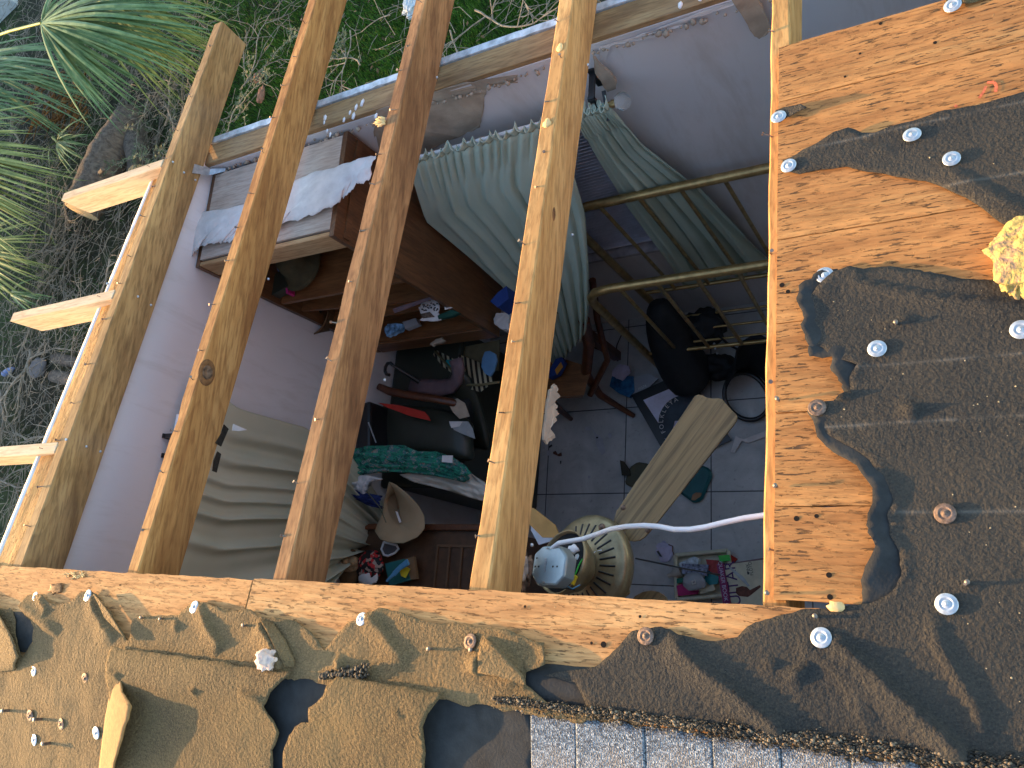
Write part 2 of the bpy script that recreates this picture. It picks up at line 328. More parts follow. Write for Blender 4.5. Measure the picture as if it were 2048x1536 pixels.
# eave wall with a window hole x -1.75..-1.10, z .9..2.0
TW = 2.335
w_eave = wall('eave_wall', 'lavender wall under the eave with the window, brass bed and torn paper along its top', [
    ((-2.335, WY + .06, TW / 2), (1.17, .12, TW)), ((-.05, WY + .06, TW / 2), (2.1, .12, TW)),
    ((-1.425, WY + .06, .45), (.65, .12, .9)), ((-1.425, WY + .06, (2.0 + TW) / 2), (.65, .12, TW - 2.0))])
w_gable = thing('gable_wall', 'lavender wall on the open gable side with the long olive curtain', 'wall', (WX, .9, 0))
b = MB(); z0, z1 = topz(-2.5) - .17, topz(WY + .1) - .17
for y0, y1 in ((-.08, WY + .12), (-2.5, -.08)):
    za, zb = topz(y0) - .155, topz(y1) - .155
    b.hexa([(WX - .12, y0, 0), (WX, y0, 0), (WX, y1, 0), (WX - .12, y1, 0)], [(WX - .12, y0, za), (WX, y0, za), (WX, y1, zb), (WX - .12, y1, zb)])
b.build('wall_surface', M_wall, w_gable)
wall('partition_wall', 'lavender inner wall hidden behind the roof boards at the right side', [((1.66, -.35, 1.3), (.1, 4.4, 2.6))])
wall('rear_wall', 'lavender inner wall below the ridge at the near side of the room', [((-.6, -2.52, 1.3), (4.6, .1, 2.6))])

# plate on the eave wall
t = thing('top_plate', 'long timber plate lying on top of the lavender eave wall below the rafters', 'timber', (-.5, WY, TW))
b = MB(); b.box((-.45, WY + .052, TW + .0), (5.1, .095, .042)); b.build('plate_board', M_plate, t, bevel=.003)
b = MB()
for i in range(150):
    x = -2.72 + i * .0175 * 1.2 + rng.rand() * .02
    if x > .4: break
    y = WY - .004 - rng.rand() * .02; b.lump((x, y, TW - .03 + rng.rand() * .012), .004 + .008 * rng.rand() ** 2, 1, .5, 30)
stuff(b.build('plaster_crumbs', M_gyp, t))
b = MB()
for (u, v) in ((648, 245), (654, 262), (650, 236), (700, 225), (707, 232), (688, 240), (725, 205), (1360, 10), (712, 215), (660, 270), (1402, -8), (752, 232)):
    p = Z(u, v, TW + .021); b.lump(p, .006 + .006 * rng.rand(), 1, .5, 20, (1, 1.8, .3))
stuff(b.build('paint_flakes', M_white, t))
t = thing('stucco_trim', 'white metal edge strip running outside the timber plate on the eave wall', 'trim', (-.5, WY + .1, TW))
P = []
for i in range(90):
    x = -2.80 + i * .035; w = .004 * noise.noise(Vector((x * 30, 0, 0)))
    P.append([Vector((x, WY + .104, TW + .004 + w)), Vector((x, WY + .108 + w, TW + .022 + w)), Vector((x, WY + .135 + w * .5, TW + .022 + w * .5)), Vector((x, WY + .137, TW - .25))])
MB().grid(P, False).build('metal_edge', plain('weathered white metal', (.55, .58, .60), .4, .3, .5, .35, .1, 30), t)

# gable plate and stucco edge
t = thing('gable_plate', 'split orange timber on the gable wall beside the outermost rafter', 'timber', (WX - .1, .8, 2.5))
b = MB()
for i in range(3):
    x0, x1 = [(-2.948, -2.915), (-2.912, -2.868), (-2.866, -2.823)][i]; q0 = [.004, 0, -.004][i]
    y0, y1 = -.06, 1.74
    o, o1 = .008 + q0, .054 + q0
    b.hexa([(x0, y0, topz(y0) - o - .08), (x1, y0, topz(y0) - o - .08), (x1, y1, topz(y1) - o1 - .08), (x0, y1, topz(y1) - o1 - .08)],
           [(x0, y0, topz(y0) - o), (x1, y0, topz(y0) - o), (x1, y1, topz(y1) - o1), (x0, y1, topz(y1) - o1)])
b.build('plate_board', M_gplate, t, bevel=.003)
t = thing('gable_trim', 'white plaster edge along the outside of the split gable timber', 'trim', (-2.98, .8, 2.4))
P = []
for i in range(60):
    y = -.1 + i * .0315; w = .004 * noise.noise(Vector((0, y * 18, 3))); zz = topz(y) - .014 - .028 * y
    P.append([Vector((-2.949, y, zz - .02)), Vector((-2.951, y, zz + w)), Vector((-2.962 + w * .6, y, zz + .003 + w)), Vector((-2.984 + w, y, zz - .004)), Vector((-2.988, y, zz - .5)), Vector((-2.988, y, -.3))])
MB().grid(P).build('plaster_edge', plain('white stucco', (.74, .72, .68), .8, vary=.12, bump=.3), t)

# ------------------------------------------------------------------ rafters
RX = [-2.82, -2.21, -1.611, -1.004, -.369]; RW = [.052, .05, .05, .05, .046]; RD = .146
ends = [2.44, 2.62, 2.62, 2.62, 2.62]
rl = ['outermost rafter at the gable, its cut tail fully in view over the lawn', 'second rafter from the gable, with the big open knot and black tar patches',
      'dark stained rafter, third from the gable, with a splintered chip on its top edge', 'pale rafter over the tiled floor, fourth from the gable, beside the ceiling fan',
      'rafter carrying the edge of the remaining roof boards, nearest the felt']
def rafter_mesh(i):
    x0, x1 = RX[i], RX[i] + RW[i]; y0, y1 = YR - .02, ends[i]; b = MB(); n = 44; P = []
    for k in range(n + 1):
        y = L(y0, y1, k / n); z = topz(y); j = .0035 * noise.noise(Vector((i * 9, y * 7, 0))); j2 = .003 * noise.noise(Vector((i * 9, y * 5, 5)))
        if i == 1: 
            q = abs(y - .52); j += .012 * max(0, 1 - q / .05) 
        P.append([Vector(p) for p in ((x0 + j, y, z - .004), (x0 + .004 + j, y, z), (x1 - .004 + j2, y, z), (x1 + j2, y, z - .004), (x1 + j2 * .5, y - .02 * (k == n), z - RD + .003), (x1 - .004, y - .02 * (k == n), z - RD), (x0 + .004, y - .02 * (k == n), z - RD), (x0, y, z - RD + .003))])
    m_ = 8; vs = [p for r in P for p in r]; fs = [(a * m_ + c, (a + 1) * m_ + c, (a + 1) * m_ + (c + 1) % m_, a * m_ + (c + 1) % m_) for a in range(n) for c in range(m_)]
    fs += [tuple(range(m_)), tuple(n * m_ + c for c in range(m_))[::-1]]
    b.add(vs, fs); return b
def nail(b, p, d, ln=.022, r=.0014, bend=.3, head=True):
    p = Vector(p); d = Vector(d).normalized(); s_ = d.cross(Vector((0, 1, .3))).normalized()
    q = [p, p + d * ln * .5, p + d * ln + s_ * ln * bend]; b.tube(q, r, 6)
    if head:
        M = frame((q[2] - q[1]).cross(Vector((.3, .8, .1))), q[2] - q[1]); b.lathe([(0, 0), (r * 2.6, 0), (r * 2.6, .0012), (0, .0012)], 10, Matrix.Translation(q[2]) @ M.to_4x4(), smooth=False)
raf = []
for i in range(5):
    y = .8; t = thing('rafter', rl[i], 'rafter', (RX[i], y, topz(y)), 'rafters of the opened roof'); raf.append(t)
    rafter_mesh(i).build('rafter_board', M_raf[i], t)
    ys = list(np.arange(.16, 2.35, .155)); k = 0
    for yy in ys:
        if i == 4 and yy < 1.3 and k % 2: k += 1; continue
        yy += rng.uniform(-.03, .03); xx = RX[i] + rng.uniform(.006, RW[i] - .012)
        if yy > ends[i] - .05: continue
        b = MB(); nail(b, (xx, yy, topz(yy) - .004), (rng.uniform(-1.3, .5), rng.uniform(-.5, .5), 1), rng.uniform(.010, .026), .0017, rng.uniform(-.5, .5)); b.build('nail', M_rust if rng.rand() < .4 else M_nail, t); k += 1
# details of single rafters
b = MB()
for (u, v) in ((160, 572 + 20), (352, 328 - 1), (391, 1), (0, 0)): pass
for i, pts in ((0, [(215, 567), (276, 593), (302, 610), (133, 879), (173, 893), (201, 903), (346, 324), (391, 360), (368, 345)]), (3, [(1145, 470), (1176, 130), (1064, 1090)]), (2, [(874, 155), (770, 760)]), (1, [(537, 558), (640, 225)])):
    for (u, v) in pts:
        p = X(u, v, RX[i] + RW[i] + .001); b = MB(); b.lathe([(0, .004), (.003, .0035), (.0048, .001), (.005, -.002)], 10, Matrix.Translation(p) @ Matrix.Rotation(rad(90), 4, 'Y')); b.build('nail_head', M_galv, raf[i])
xk = RX[1] + RW[1] + .001
p = X(414, 745, xk); b = MB()
Mk = Matrix.Translation(p) @ Matrix.Rotation(rad(90), 4, 'Y') @ Matrix.Diagonal((1.0, 1.0, 1, 1))
b.lathe([(.036, -.001), (.031, .003), (.022, .003), (.018, .001)], 22, Mk @ Matrix.Diagonal((.9, 1.25, 1, 1))); b.build('knot_ring', M_amber, raf[1])
b = MB(); b.lathe([(.0, -.001), (.010, .0015), (.013, .003), (.019, .0045), (.020, .002)], 18, Mk @ Matrix.Diagonal((1, 1.2, 1, 1))); b.build('knot', plain('pitchy knot', (.13, .075, .045), .6, vary=.7, bump=.5, scale=70), raf[1])
p = X(1108, 428, RX[3] + RW[3] + .0005); b = MB(); b.lathe([(0, .001), (.009, .0012), (.011, 0)], 12, Matrix.Translation(p) @ Matrix.Rotation(rad(90), 4, 'Y') @ Matrix.Diagonal((.8, 1.9, 1, 1))); b.build('knot', M_amber, raf[3])
M_tar = plain('black tar', (.025, .02, .015), .4, vary=.5, bump=.5, scale=70)
for pts in ([(447, 849), (456, 858), (441, 893), (430, 886), (441, 868)], [(434, 903), (441, 908), (432, 945), (424, 942), (427, 920)]):
    MB().prism([X(u, v, RX[1] + RW[1] + .0005) for u, v in pts], (.004, 0, 0)).build('tar_patch', M_tar, raf[1])
# splinter on rafter three, small chips on four
b = MB(); p0 = rf(762, 246, .004)
for k in range(16):
    d = Vector((-1, rng.uniform(-.35, .45), rng.uniform(-.1, .5))).normalized(); ln = rng.uniform(.012, .035)
    s0 = p0 + Vector((rng.uniform(-.005, .02), rng.uniform(-.012, .012), .002)); b.tube([s0, s0 + d * ln * .5 + Vector((0, 0, .003)), s0 + d * ln], [.005, .004, .0012], 5)
b.build('splintered_chip', M_splint, raf[2])
for (u, v) in ((1094, 246), (1120, 95)):
    p = rf(u, v, .002); b = MB().lump(p, .012, 2, .5, 30, (1, 1.2, .35)); b.build('splintered_chip', M_splint, raf[3])
# steel strap on the outermost rafter
t = thing('hurricane_strap', 'grey metal strap nailed to the outermost rafter above the plate', 'strap', X(405, 340, RX[0] + RW[0]))
xs = RX[0] + RW[0] + .002
MB().prism([X(*p, xs) for p in ((389, 328), (421, 338), (419, 351), (384, 346))], (.0015, 0, 0)).build('strap_plate', M_galv, t)
a, b_, c_, d_ = X(421, 338, xs + .001), X(419, 351, xs + .001), Z(450, 343, TW - .02), Z(452, 337, TW - .02)
MB().prism([a, b_, c_, d_], (.0, 0, .0015)).build('strap_tail', M_galv, t)

# ------------------------------------------------------------------ lookouts
for i, (yy, lb) in enumerate(((1.66, 'short board sticking out of the gable, nearest the eave'), (1.045, 'middle one of three short boards sticking out of the gable wall'), (.43, 'short board sticking out of the gable, nearest the ridge and cut by the frame'))):
    t = thing('lookout', lb, 'lookout', (-3.2, yy, topz(yy)), 'lookout boards on the gable side')
    x0, x1 = -3.525, RX[0] - .002; w = .042; dz = .135
    zt = lambda q: topz(q) + .001
    lo = [(x0 + .01, yy, zt(yy) - dz), (x1, yy, zt(yy) - dz), (x1, yy + w, zt(yy + w) - dz), (x0 + .01, yy + w, zt(yy + w) - dz)]
    up = [(x0, yy, zt(yy)), (x1, yy, zt(yy)), (x1, yy + w, zt(yy + w)), (x0, yy + w, zt(yy + w))]
    MB().hexa(lo, up).build('lookout_board', M_look, t, bevel=.003)
    b = MB(); nail(b, (-2.9, yy + .02, topz(yy)), (.2, .1, 1), .012); b.build('nail', M_nail, t)
    b = MB(); b.lump((-2.98, yy - .0, topz(yy) - .10), .022, 2, .3, 9, (1.3, .12, .5)); b.build('knot_scar', plain('pale knot scar %d' % i, (.55, .54, .56), .7, vary=.3), t)

# ------------------------------------------------------------------ roof boards
def board(label, x0, x1, y0, y1, mat, th=.019, off=.02, jag=(0, 0), sl=0):
    t = thing('roof_board', label, 'roof board', ((x0 + x1) / 2, (y0 + y1) / 2, topz((y0 + y1) / 2)), 'boards of the roof deck')
    n = max(6, int((x1 - x0) / .03)); b = MB(); rows = []
    for k in range(n + 1):
        x = L(x0, x1, k / n); a0 = y0 + jag[0] * noise.noise(Vector((x * 22, y0 * 5, 1))); a1 = y1 + jag[1] * noise.noise(Vector((x * 22, y1 * 5, 2))) + sl * (x - x0)
        ee = 0
        if 0 < k < n: ee = .0
        rows.append([Vector((x, a0, topz(a0) + off - th)), Vector((x, a0, topz(a0) + off)), Vector((x, a1, topz(a1) + off)), Vector((x, a1, topz(a1) + off - th))])
    vs = [p for r in rows for p in r]; fs = [(a * 4 + c, a * 4 + (c + 1) % 4, (a + 1) * 4 + (c + 1) % 4, (a + 1) * 4 + c) for a in range(n) for c in range(4)] + [(3, 2, 1, 0), (n * 4, n * 4 + 1, n * 4 + 2, n * 4 + 3)]
    b.add(vs, fs); b.build('board', mat, t); return t
XR = 1.75
ys = [.05, .22, .405, .6, .80, .985, 1.175, 1.343]
bl = ['lowest weathered board beside the lined-up nails, next to the ridge', 'weathered board beside the torn felt just below the broad felt notch', 'weathered board at the broad bay torn in the felt', 'weathered board beside the square notch in the felt',
      'weathered board below the upper felt tongue, under the yellow foam', 'weathered board crossed by the upper felt tongue', 'weathered board with faint red marks, at the free eave edge of the deck']
rb = []
for i in range(7):
    rb.append(board(bl[i], RX[4] + .024, XR, ys[i] + .0012, ys[i + 1] - .0012, M_deck, jag=(.002, .002 if i < 6 else .004), off=.02 - (.0012 if i % 2 else 0)))
b0 = board('long ridge board with a knot, left part ending at the joint near the dark rafter', -3.6, -1.66, YR + .002, .036, M_deck2, jag=(0, .004))
b1 = board('long ridge board under the torn tan felt, right part next to the ceiling fan', -1.656, XR, YR + .002, .040, M_deck2, jag=(0, .004), off=.0192)
for i, (a, c) in enumerate(((-.36, -.172), (-.56, -.362), (-.9, -.562), (-2.6, -.902))):
    board(['board hidden just beyond the ridge under shingles', 'second board hidden beyond the ridge', 'third board hidden beyond the ridge', 'wide deck sheet hidden beyond the ridge under everything'][i], -3.6, XR, a, c, M_deck2, off=.0195)
# knot, drilled holes and red crayon on the boards
p = rf(112, 1178, .021); b = MB(); b.lump(p, .022, 3, .5, 20, (1.5, .8, .28)); b.build('knot', M_amber, b0)
b = MB()
for k in range(26):
    q = rf(148 + rng.uniform(-18, 18), 1150 + rng.uniform(-5, 6), .021); b.tube([q, q + Vector((rng.uniform(-.02, .02), rng.uniform(-.01, .01), rng.uniform(0, .006)))], [.003, .001], 4)
b.build('raised_splinters', M_splint, b0)
b = MB()
for (u, v, r_) in ((1564, 570, .0055), (1576, 583, .0045), (1593, 1037, .005), (1633, 1032, .004), (1658, 1150, .005), (1660, 1194, .005), (1207, 1289, .006), (1183, 1286, .003), (1280, 1233, .003), (1690, 153, .003), (1761, 47, .004), (1720, 107, .003), (1870, 85, .004), (240, 1170, .003), (1050, 1213, .003)):
    p = rf(u, v, .0208); b.lathe([(0, 0), (r_, 0)], 10, Matrix.Translation(p))
b.build('nail_hole', plain('black hole', (.008, .006, .005), 1), rb[0])
def stroke(pts, wd, mat, par, name, off=.0212):
    b = MB(); q = [rf(u, v, off) for u, v in pts]
    for a, c in zip(q, q[1:]):
        d = (c - a).normalized(); s_ = d.cross(Vector((0, 0, 1))).normalized() * wd * .5; b.add([a - s_, c - s_, c + s_, a + s_], [(0, 1, 2, 3)])
    return b.build(name, mat, par)
M_crayon = plain('faint red crayon', (.62, .14, .06), .8, vary=.3, scale=200)
stroke([(1974, 165), (1988, 164), (1993, 172), (1991, 184)], .006, M_crayon, rb[6], 'crayon_mark'); stroke([(1972, 172), (1968, 182), (1958, 196)], .005, M_crayon, rb[6], 'crayon_mark'); stroke([(1910, 214), (1914, 210)], .006, M_crayon, rb[6], 'crayon_mark')
for (u, v) in ((1541, 797), (1558, 801), (1546, 963), (1554, 973), (1556, 1168), (1537, 1185), (1633, 1231)):
    pass

# ------------------------------------------------------------------ torn felt sheets
def resample(pts, step, jit, sd=0):
    out = []
    n = len(pts)
    for i in range(n):
        a, c = pts[i], pts[(i + 1) % n]; d = (c - a).length; k = max(1, int(d / step))
        for j in range(k):
            p = a.lerp(c, j / k); q = Vector((p.x, p.y, 0)) * 45 + Vector((sd, 0, 0)); q2 = Vector((p.x, p.y, 0)) * 160
            q3 = q * .45; am = .45 + 1.1 * abs(noise.noise(q * .3 + Vector((2, 2, 2)))) * 2; p = p + Vector((noise.noise(q3) * jit * .8 + noise.noise(q) * jit * .45 * am + noise.noise(q2) * jit * .42 * am, noise.noise(q3 + Vector((4, 4, 4))) * jit * .8 + noise.noise(q + Vector((9, 9, 9))) * jit * .45 * am + noise.noise(q2 + Vector((5, 5, 5))) * jit * .42 * am))
            out.append(p)
    return out
def segdist(Pn, poly):          # distance to polyline, x offset, parameter 0..1
    best = np.full(len(Pn), 1e9); dx = np.zeros(len(Pn)); tt = np.zeros(len(Pn)); n = len(poly) - 1
    for i in range(n):
        a = np.array(poly[i]); c = np.array(poly[i + 1]); d = c - a; l2 = d @ d + 1e-12
        t = np.clip(((Pn - a) @ d) / l2, 0, 1); q = a + t[:, None] * d; r = np.hypot(*(Pn - q).T); m_ = r < best
        best[m_] = r[m_]; dx[m_] = (Pn - q)[m_, 0]; tt[m_] = (i + t[m_]) / n
    return best, dx, tt
def px(pts): return [tuple(rf(u, v).xy) for u, v in pts]
def sheet(name, parent, outline, mat, off, ridges=(), lips=(), wr=.0012, step=.012, res=.011, jit=.004, th=.002, extra=None, sd=0):
    out = resample([Vector(p) for p in px(outline)], step, jit, sd); n = len(out)
    xs = [p.x for p in out]; ys_ = [p.y for p in out]; o2 = np.array([tuple(p) for p in out])
    inner = []
    gx = np.arange(min(xs), max(xs), res); gy = np.arange(min(ys_), max(ys_), res)
    for j, yy in enumerate(gy):
        for xx in gx: inner.append((xx + (res / 2 if j % 2 else 0), yy))
    inner = np.array(inner)
    # point in polygon
    ins = np.zeros(len(inner), bool); x, y = inner.T
    for i in range(n):
        x1, y1 = o2[i]; x2, y2 = o2[(i + 1) % n]
        c = ((y1 > y) != (y2 > y)); 
        if y2 != y1: ins ^= c & (x < (x2 - x1) * (y - y1) / (y2 - y1) + x1)
    inner = inner[ins]; dd, _, _ = segdist(inner, list(o2) + [o2[0]]); inner = inner[dd > res * .55]
    allp = [Vector(p) for p in o2] + [Vector(p) for p in inner]
    vs, _, fs, *_r = geometry.delaunay_2d_cdt(allp, [(i, (i + 1) % n) for i in range(n)], [list(range(n))], 1, 1e-7)
    A = np.array([tuple(v) for v in vs]); h = np.zeros(len(A))
    for i, (x, y) in enumerate(A):
        h[i] = wr * (noise.noise(Vector((x * 9, y * 9, sd))) + .5 * noise.noise(Vector((x * 24, y * 24, sd))) + 1.0)
    for poly, amp, wl, wr_ in ridges:
        d, dx, t = segdist(A, px(poly)); w = np.where(dx > 0, wr_, wl); e = np.clip(np.minimum(t, 1 - t) * 6, 0, 1) ** .7
        h += amp * e * np.clip(1 - d / w, 0, 1) ** 1.15
    for poly, amp, w in lips:
        d, dx, t = segdist(A, px(poly)); e = np.clip(np.minimum(t, 1 - t) * 8 + .15, 0, 1)
        nz = np.array([.75 + .5 * noise.noise(Vector((x * 14, y * 14, 3))) for x, y in A]); h += amp * e * nz * np.clip(1 - d / w, 0, 1) ** 1.15
    if extra: h += extra(A)
    b = MB(); b.add([(x, y, topz(y) + off + hh) for (x, y), hh in zip(A, h)], [tuple(f) for f in fs], True)
    o = b.build(name, mat, parent)
    md = o.modifiers.new('solid', 'SOLIDIFY'); md.thickness = th; md.offset = -1
    return o
def feltthing(label, u, v): return thing('roofing_felt', label, 'roofing felt', rf(u, v), 'torn roofing felt sheets')

CRA = [(1613, 603), (1631, 617), (1630, 641), (1613, 661), (1616, 686), (1646, 700), (1663, 714), (1690, 722), (1716, 732), (1702, 755), (1699, 786)]
CRB = [(1618, 823), (1640, 852), (1676, 880), (1710, 905), (1738, 924), (1757, 941), (1777, 966), (1788, 1005), (1777, 1030), (1785, 1075), (1802, 1102), (1807, 1141), (1796, 1172), (1774, 1190), (1740, 1210)]
edgeA = [(1665, 542), (1640, 548), (1622, 560), (1598, 577), (1593, 600), (1608, 626), (1610, 640), (1604, 655), (1612, 680), (1618, 700), (1620, 718)]
edgeA2 = [(1667, 722), (1661, 738), (1673, 750), (1682, 770), (1692, 790)]
edgeB = [(1614, 823), (1623, 844), (1635, 877), (1660, 899), (1688, 919), (1716, 934), (1732, 957), (1749, 978), (1750, 1005), (1741, 1019), (1738, 1041), (1741, 1066), (1754, 1094), (1746, 1116), (1732, 1136), (1725, 1161), (1728, 1177), (1725, 1205)]
outR = [(2300, 560), (1990, 562), (1930, 560), (1870, 553), (1830, 540), (1780, 535), (1735, 540), (1700, 538)] + edgeA + [(1645, 720), (1665, 716)] + edgeA2 + [(1686, 798), (1668, 803), (1650, 802), (1634, 808)] + edgeB + \
    [(1707, 1218), (1652, 1216), (1613, 1218), (1563, 1233), (1513, 1244), (1491, 1260), (1480, 1274), (1433, 1279), (1389, 1276), (1360, 1270), (1345, 1258), (1325, 1252), (1301, 1255), (1266, 1264), (1243, 1290), (1222, 1308), (1199, 1326), (1184, 1335), (1150, 1340), (1092, 1352), (1150, 1368),
     (1165, 1388), (1180, 1416), (1300, 1436), (1500, 1465), (1700, 1492), (1900, 1520), (2100, 1548), (2300, 1575)]
outR = outR[:outR.index(edgeA[0])] + [(1668, 548), (1648, 566), (1628, 588)] + CRA + [(1690, 792), (1668, 800), (1650, 802), (1634, 808)] + CRB + outR[outR.index(edgeB[-1]) + 2:]
t = feltthing('dark roofing felt covering the right deck, torn along the boards, with metal caps', 1800, 900)
crestA = [(1613, 603), (1631, 617), (1630, 641), (1613, 661), (1616, 686), (1646, 700), (1663, 714), (1690, 722), (1716, 732), (1702, 755), (1699, 786)]
crestB = [(1618, 823), (1640, 852), (1676, 880), (1710, 905), (1738, 924), (1757, 941), (1777, 966), (1788, 1005), (1777, 1030), (1785, 1075), (1802, 1102), (1807, 1141), (1796, 1172), (1774, 1188)]
rg = [
      ([(1625, 1275), (1620, 1295), (1650, 1320), (1690, 1350), (1715, 1390), (1735, 1430), (1755, 1475)], .007, .022, .008),
      ([(1345, 1262), (1365, 1290), (1400, 1325), (1450, 1362), (1520, 1415), (1565, 1448), (1580, 1470)], .017, .05, .006),
      ([(1660, 1265), (1690, 1290), (1740, 1330), (1790, 1375), (1840, 1420), (1880, 1455), (1930, 1505), (1945, 1525)], .018, .055, .006),
      ([(1865, 1225), (1880, 1280), (1915, 1340), (1945, 1385), (1965, 1440), (1950, 1490)], .009, .022, .008),
      ([(1690, 560), (1760, 575), (1850, 592), (1960, 605), (2080, 615)], .007, .03, .006),
      ([(1760, 655), (1795, 648), (1830, 640)], .008, .02, .005), ([(1672, 798), (1696, 792)], .014, .03, .006), ([(1808, 810), (1840, 820)], .014, .035, .004),
      ([(1915, 1160), (1935, 1166), (1950, 1170)], .008, .015, .004), ([(1585, 1330), (1600, 1345), (1625, 1335)], .011, .035, .005), ([(1545, 1322), (1556, 1335)], .011, .025, .005), ([(1762, 1335), (1770, 1350)], .007, .015, .004)]
lp = [([(1735, 540), (1700, 538), (1668, 548), (1648, 566), (1628, 588)], .010, .04), (CRA, .0045, .02), (CRB, .0055, .02)]
sheet('felt_sheet', t, outR, M_feltR, .0255, rg, lp, wr=.0016, jit=.006, step=.008, sd=1)
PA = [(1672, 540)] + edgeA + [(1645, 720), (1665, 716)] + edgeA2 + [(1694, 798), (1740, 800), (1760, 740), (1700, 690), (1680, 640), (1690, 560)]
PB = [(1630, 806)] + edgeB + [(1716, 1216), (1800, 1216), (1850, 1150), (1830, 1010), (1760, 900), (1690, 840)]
sheet('shade_dark_ply', t, PA, M_under, .0225, (), [([(1672, 540)] + edgeA + [(1645, 720), (1665, 716)] + edgeA2, .016, .05)], wr=.0006, jit=.006, step=.007, th=.001, sd=21)  # lower ply fills the shaded band; its black tone stands for that shade
sheet('shade_dark_ply', t, PB, M_under, .0225, (), [(edgeB, .019, .06)], wr=.0006, jit=.006, step=.007, th=.001, sd=22)
outU = [(2300, 150), (2048, 187), (2023, 195), (1953, 215), (1890, 227), (1844, 242), (1797, 254), (1750, 269), (1723, 270), (1699, 260), (1672, 269), (1633, 293), (1594, 312), (1566, 324), (1568, 340), (1600, 350), (1640, 342), (1695, 336), (1738, 344), (1797, 355), (1851, 363), (1890, 379), (1930, 398), (1969, 422), (2000, 445), (2021, 461), (2300, 560)]
t = feltthing('upper tongue of dark felt pointing at the cap on the deck edge', 1800, 300)
sheet('felt_sheet', t, outU, M_feltR, .0245, [([(1570, 345), (1640, 325), (1740, 300), (1800, 300)], .004, .03, .015), ([(1880, 330), (1960, 375), (2048, 425), (2100, 440)], .006, .04, .012)], [([(1590, 312), (1633, 293), (1672, 269), (1699, 260), (1723, 270)], .012, .04), ([(1723, 270), (1797, 254), (1890, 227), (2048, 187)], .007, .03)], sd=2)
t = feltthing('small pointed felt scrap held by a cap at the deck edge', 1590, 225)
sheet('felt_sheet', t, [(1552, 222), (1574, 217), (1605, 218), (1618, 227), (1590, 234), (1565, 242), (1552, 240)], M_feltR, .0245, extra=lambda A: np.clip((A[:, 0] + .335) * .35, 0, .02), res=.006, step=.006, jit=.002)
t = feltthing('olive felt scrap under the cap at the eave edge of the deck', 1930, 5)
sheet('felt_sheet', t, [(1885, -20), (1892, 12), (1925, 14), (1950, 8), (1965, 2), (1990, -8), (2010, -40), (1900, -50)], M_cap, .0245, [([(1925, 0), (1935, 14)], .010, .02, .006)], res=.007, step=.008, jit=.002)

outL = [(-140, 1200), (0, 1216), (28, 1219), (37, 1240), (40, 1290), (51, 1313), (68, 1282), (72, 1256), (62, 1236), (50, 1213), (54, 1196), (68, 1188), (88, 1188), (105, 1202), (125, 1213), (142, 1208), (159, 1196), (170, 1185), (187, 1184), (199, 1190), (206, 1205), (216, 1213), (236, 1242), (252, 1262), (262, 1281), (267, 1268),
        (272, 1239), (290, 1233), (341, 1231), (363, 1228), (378, 1216), (397, 1205), (420, 1205), (443, 1212), (467, 1226), (490, 1218), (507, 1220), (524, 1229), (549, 1237), (575, 1239), (603, 1243), (620, 1257), (634, 1277), (654, 1296), (665, 1288), (685, 1263), (705, 1246), (727, 1229), (753, 1223), (770, 1219), (804, 1223), (832, 1232),
        (875, 1243), (931, 1249), (974, 1252), (1038, 1267), (1073, 1282), (1093, 1286), (1102, 1326), (1078, 1340), (1058, 1350), (1055, 1370), (1100, 1400), (1180, 1418), (1200, 1445), (900, 1402), (600, 1358), (236, 1308), (232, 1400), (226, 1700), (-300, 1700), (-300, 1200)]
rl_ = [([(405, 1207), (418, 1235), (430, 1262), (446, 1284), (452, 1292)], 0.0130, .045, .006), ([(735, 1230), (757, 1242), (778, 1268), (798, 1298), (822, 1314)], 0.0116, .05, .006), ([(527, 1238), (548, 1268), (570, 1308), (582, 1334)], 0.0232, .07, .007),
       ([(190, 1188), (199, 1222), (216, 1252), (240, 1272)], 0.0130, .05, .006), ([(965, 1275), (1000, 1292), (1040, 1330), (1052, 1350)], 0.0203, .05, .007), ([(965, 1310), (962, 1350)], 0.0203, .04, .006), ([(90, 1195), (98, 1212), (103, 1222)], 0.0101, .03, .005),
       ([(680, 1310), (692, 1325), (685, 1345)], 0.0145, .04, .006), ([(40, 1205), (75, 1230), (120, 1270)], 0.0145, .02, .03), ([(5, 1395), (90, 1402), (160, 1418)], 0.0043, .02, .02), ([(355, 1245), (362, 1256)], 0.0087, .02, .005)]
t = feltthing('roofing felt coloured sunlit tan along the ridge, torn into peaks between the caps', 500, 1260)
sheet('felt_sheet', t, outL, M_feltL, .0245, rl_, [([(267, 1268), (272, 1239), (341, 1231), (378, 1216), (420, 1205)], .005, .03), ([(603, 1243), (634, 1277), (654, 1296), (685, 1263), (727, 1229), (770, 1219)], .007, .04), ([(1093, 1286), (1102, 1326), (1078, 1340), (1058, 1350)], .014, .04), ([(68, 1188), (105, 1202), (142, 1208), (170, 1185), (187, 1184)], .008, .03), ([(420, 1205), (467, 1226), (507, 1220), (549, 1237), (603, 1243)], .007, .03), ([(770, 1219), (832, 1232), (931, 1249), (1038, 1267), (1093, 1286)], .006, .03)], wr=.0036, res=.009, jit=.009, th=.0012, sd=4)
t = feltthing('smooth black base felt bared between the torn sheets at the ridge', 1100, 1350)
sheet('felt_sheet', t, [(20, 1222), (60, 1225), (200, 1225), (262, 1285), (470, 1270), (660, 1305), (1000, 1322), (1110, 1328), (1180, 1335), (1300, 1360), (1300, 1440), (1060, 1405), (1076, 1480), (1060, 1700), (228, 1700), (240, 1330), (20, 1300)], M_under, .0212, wr=.0006, res=.02, jit=.002, th=.001, sd=5)

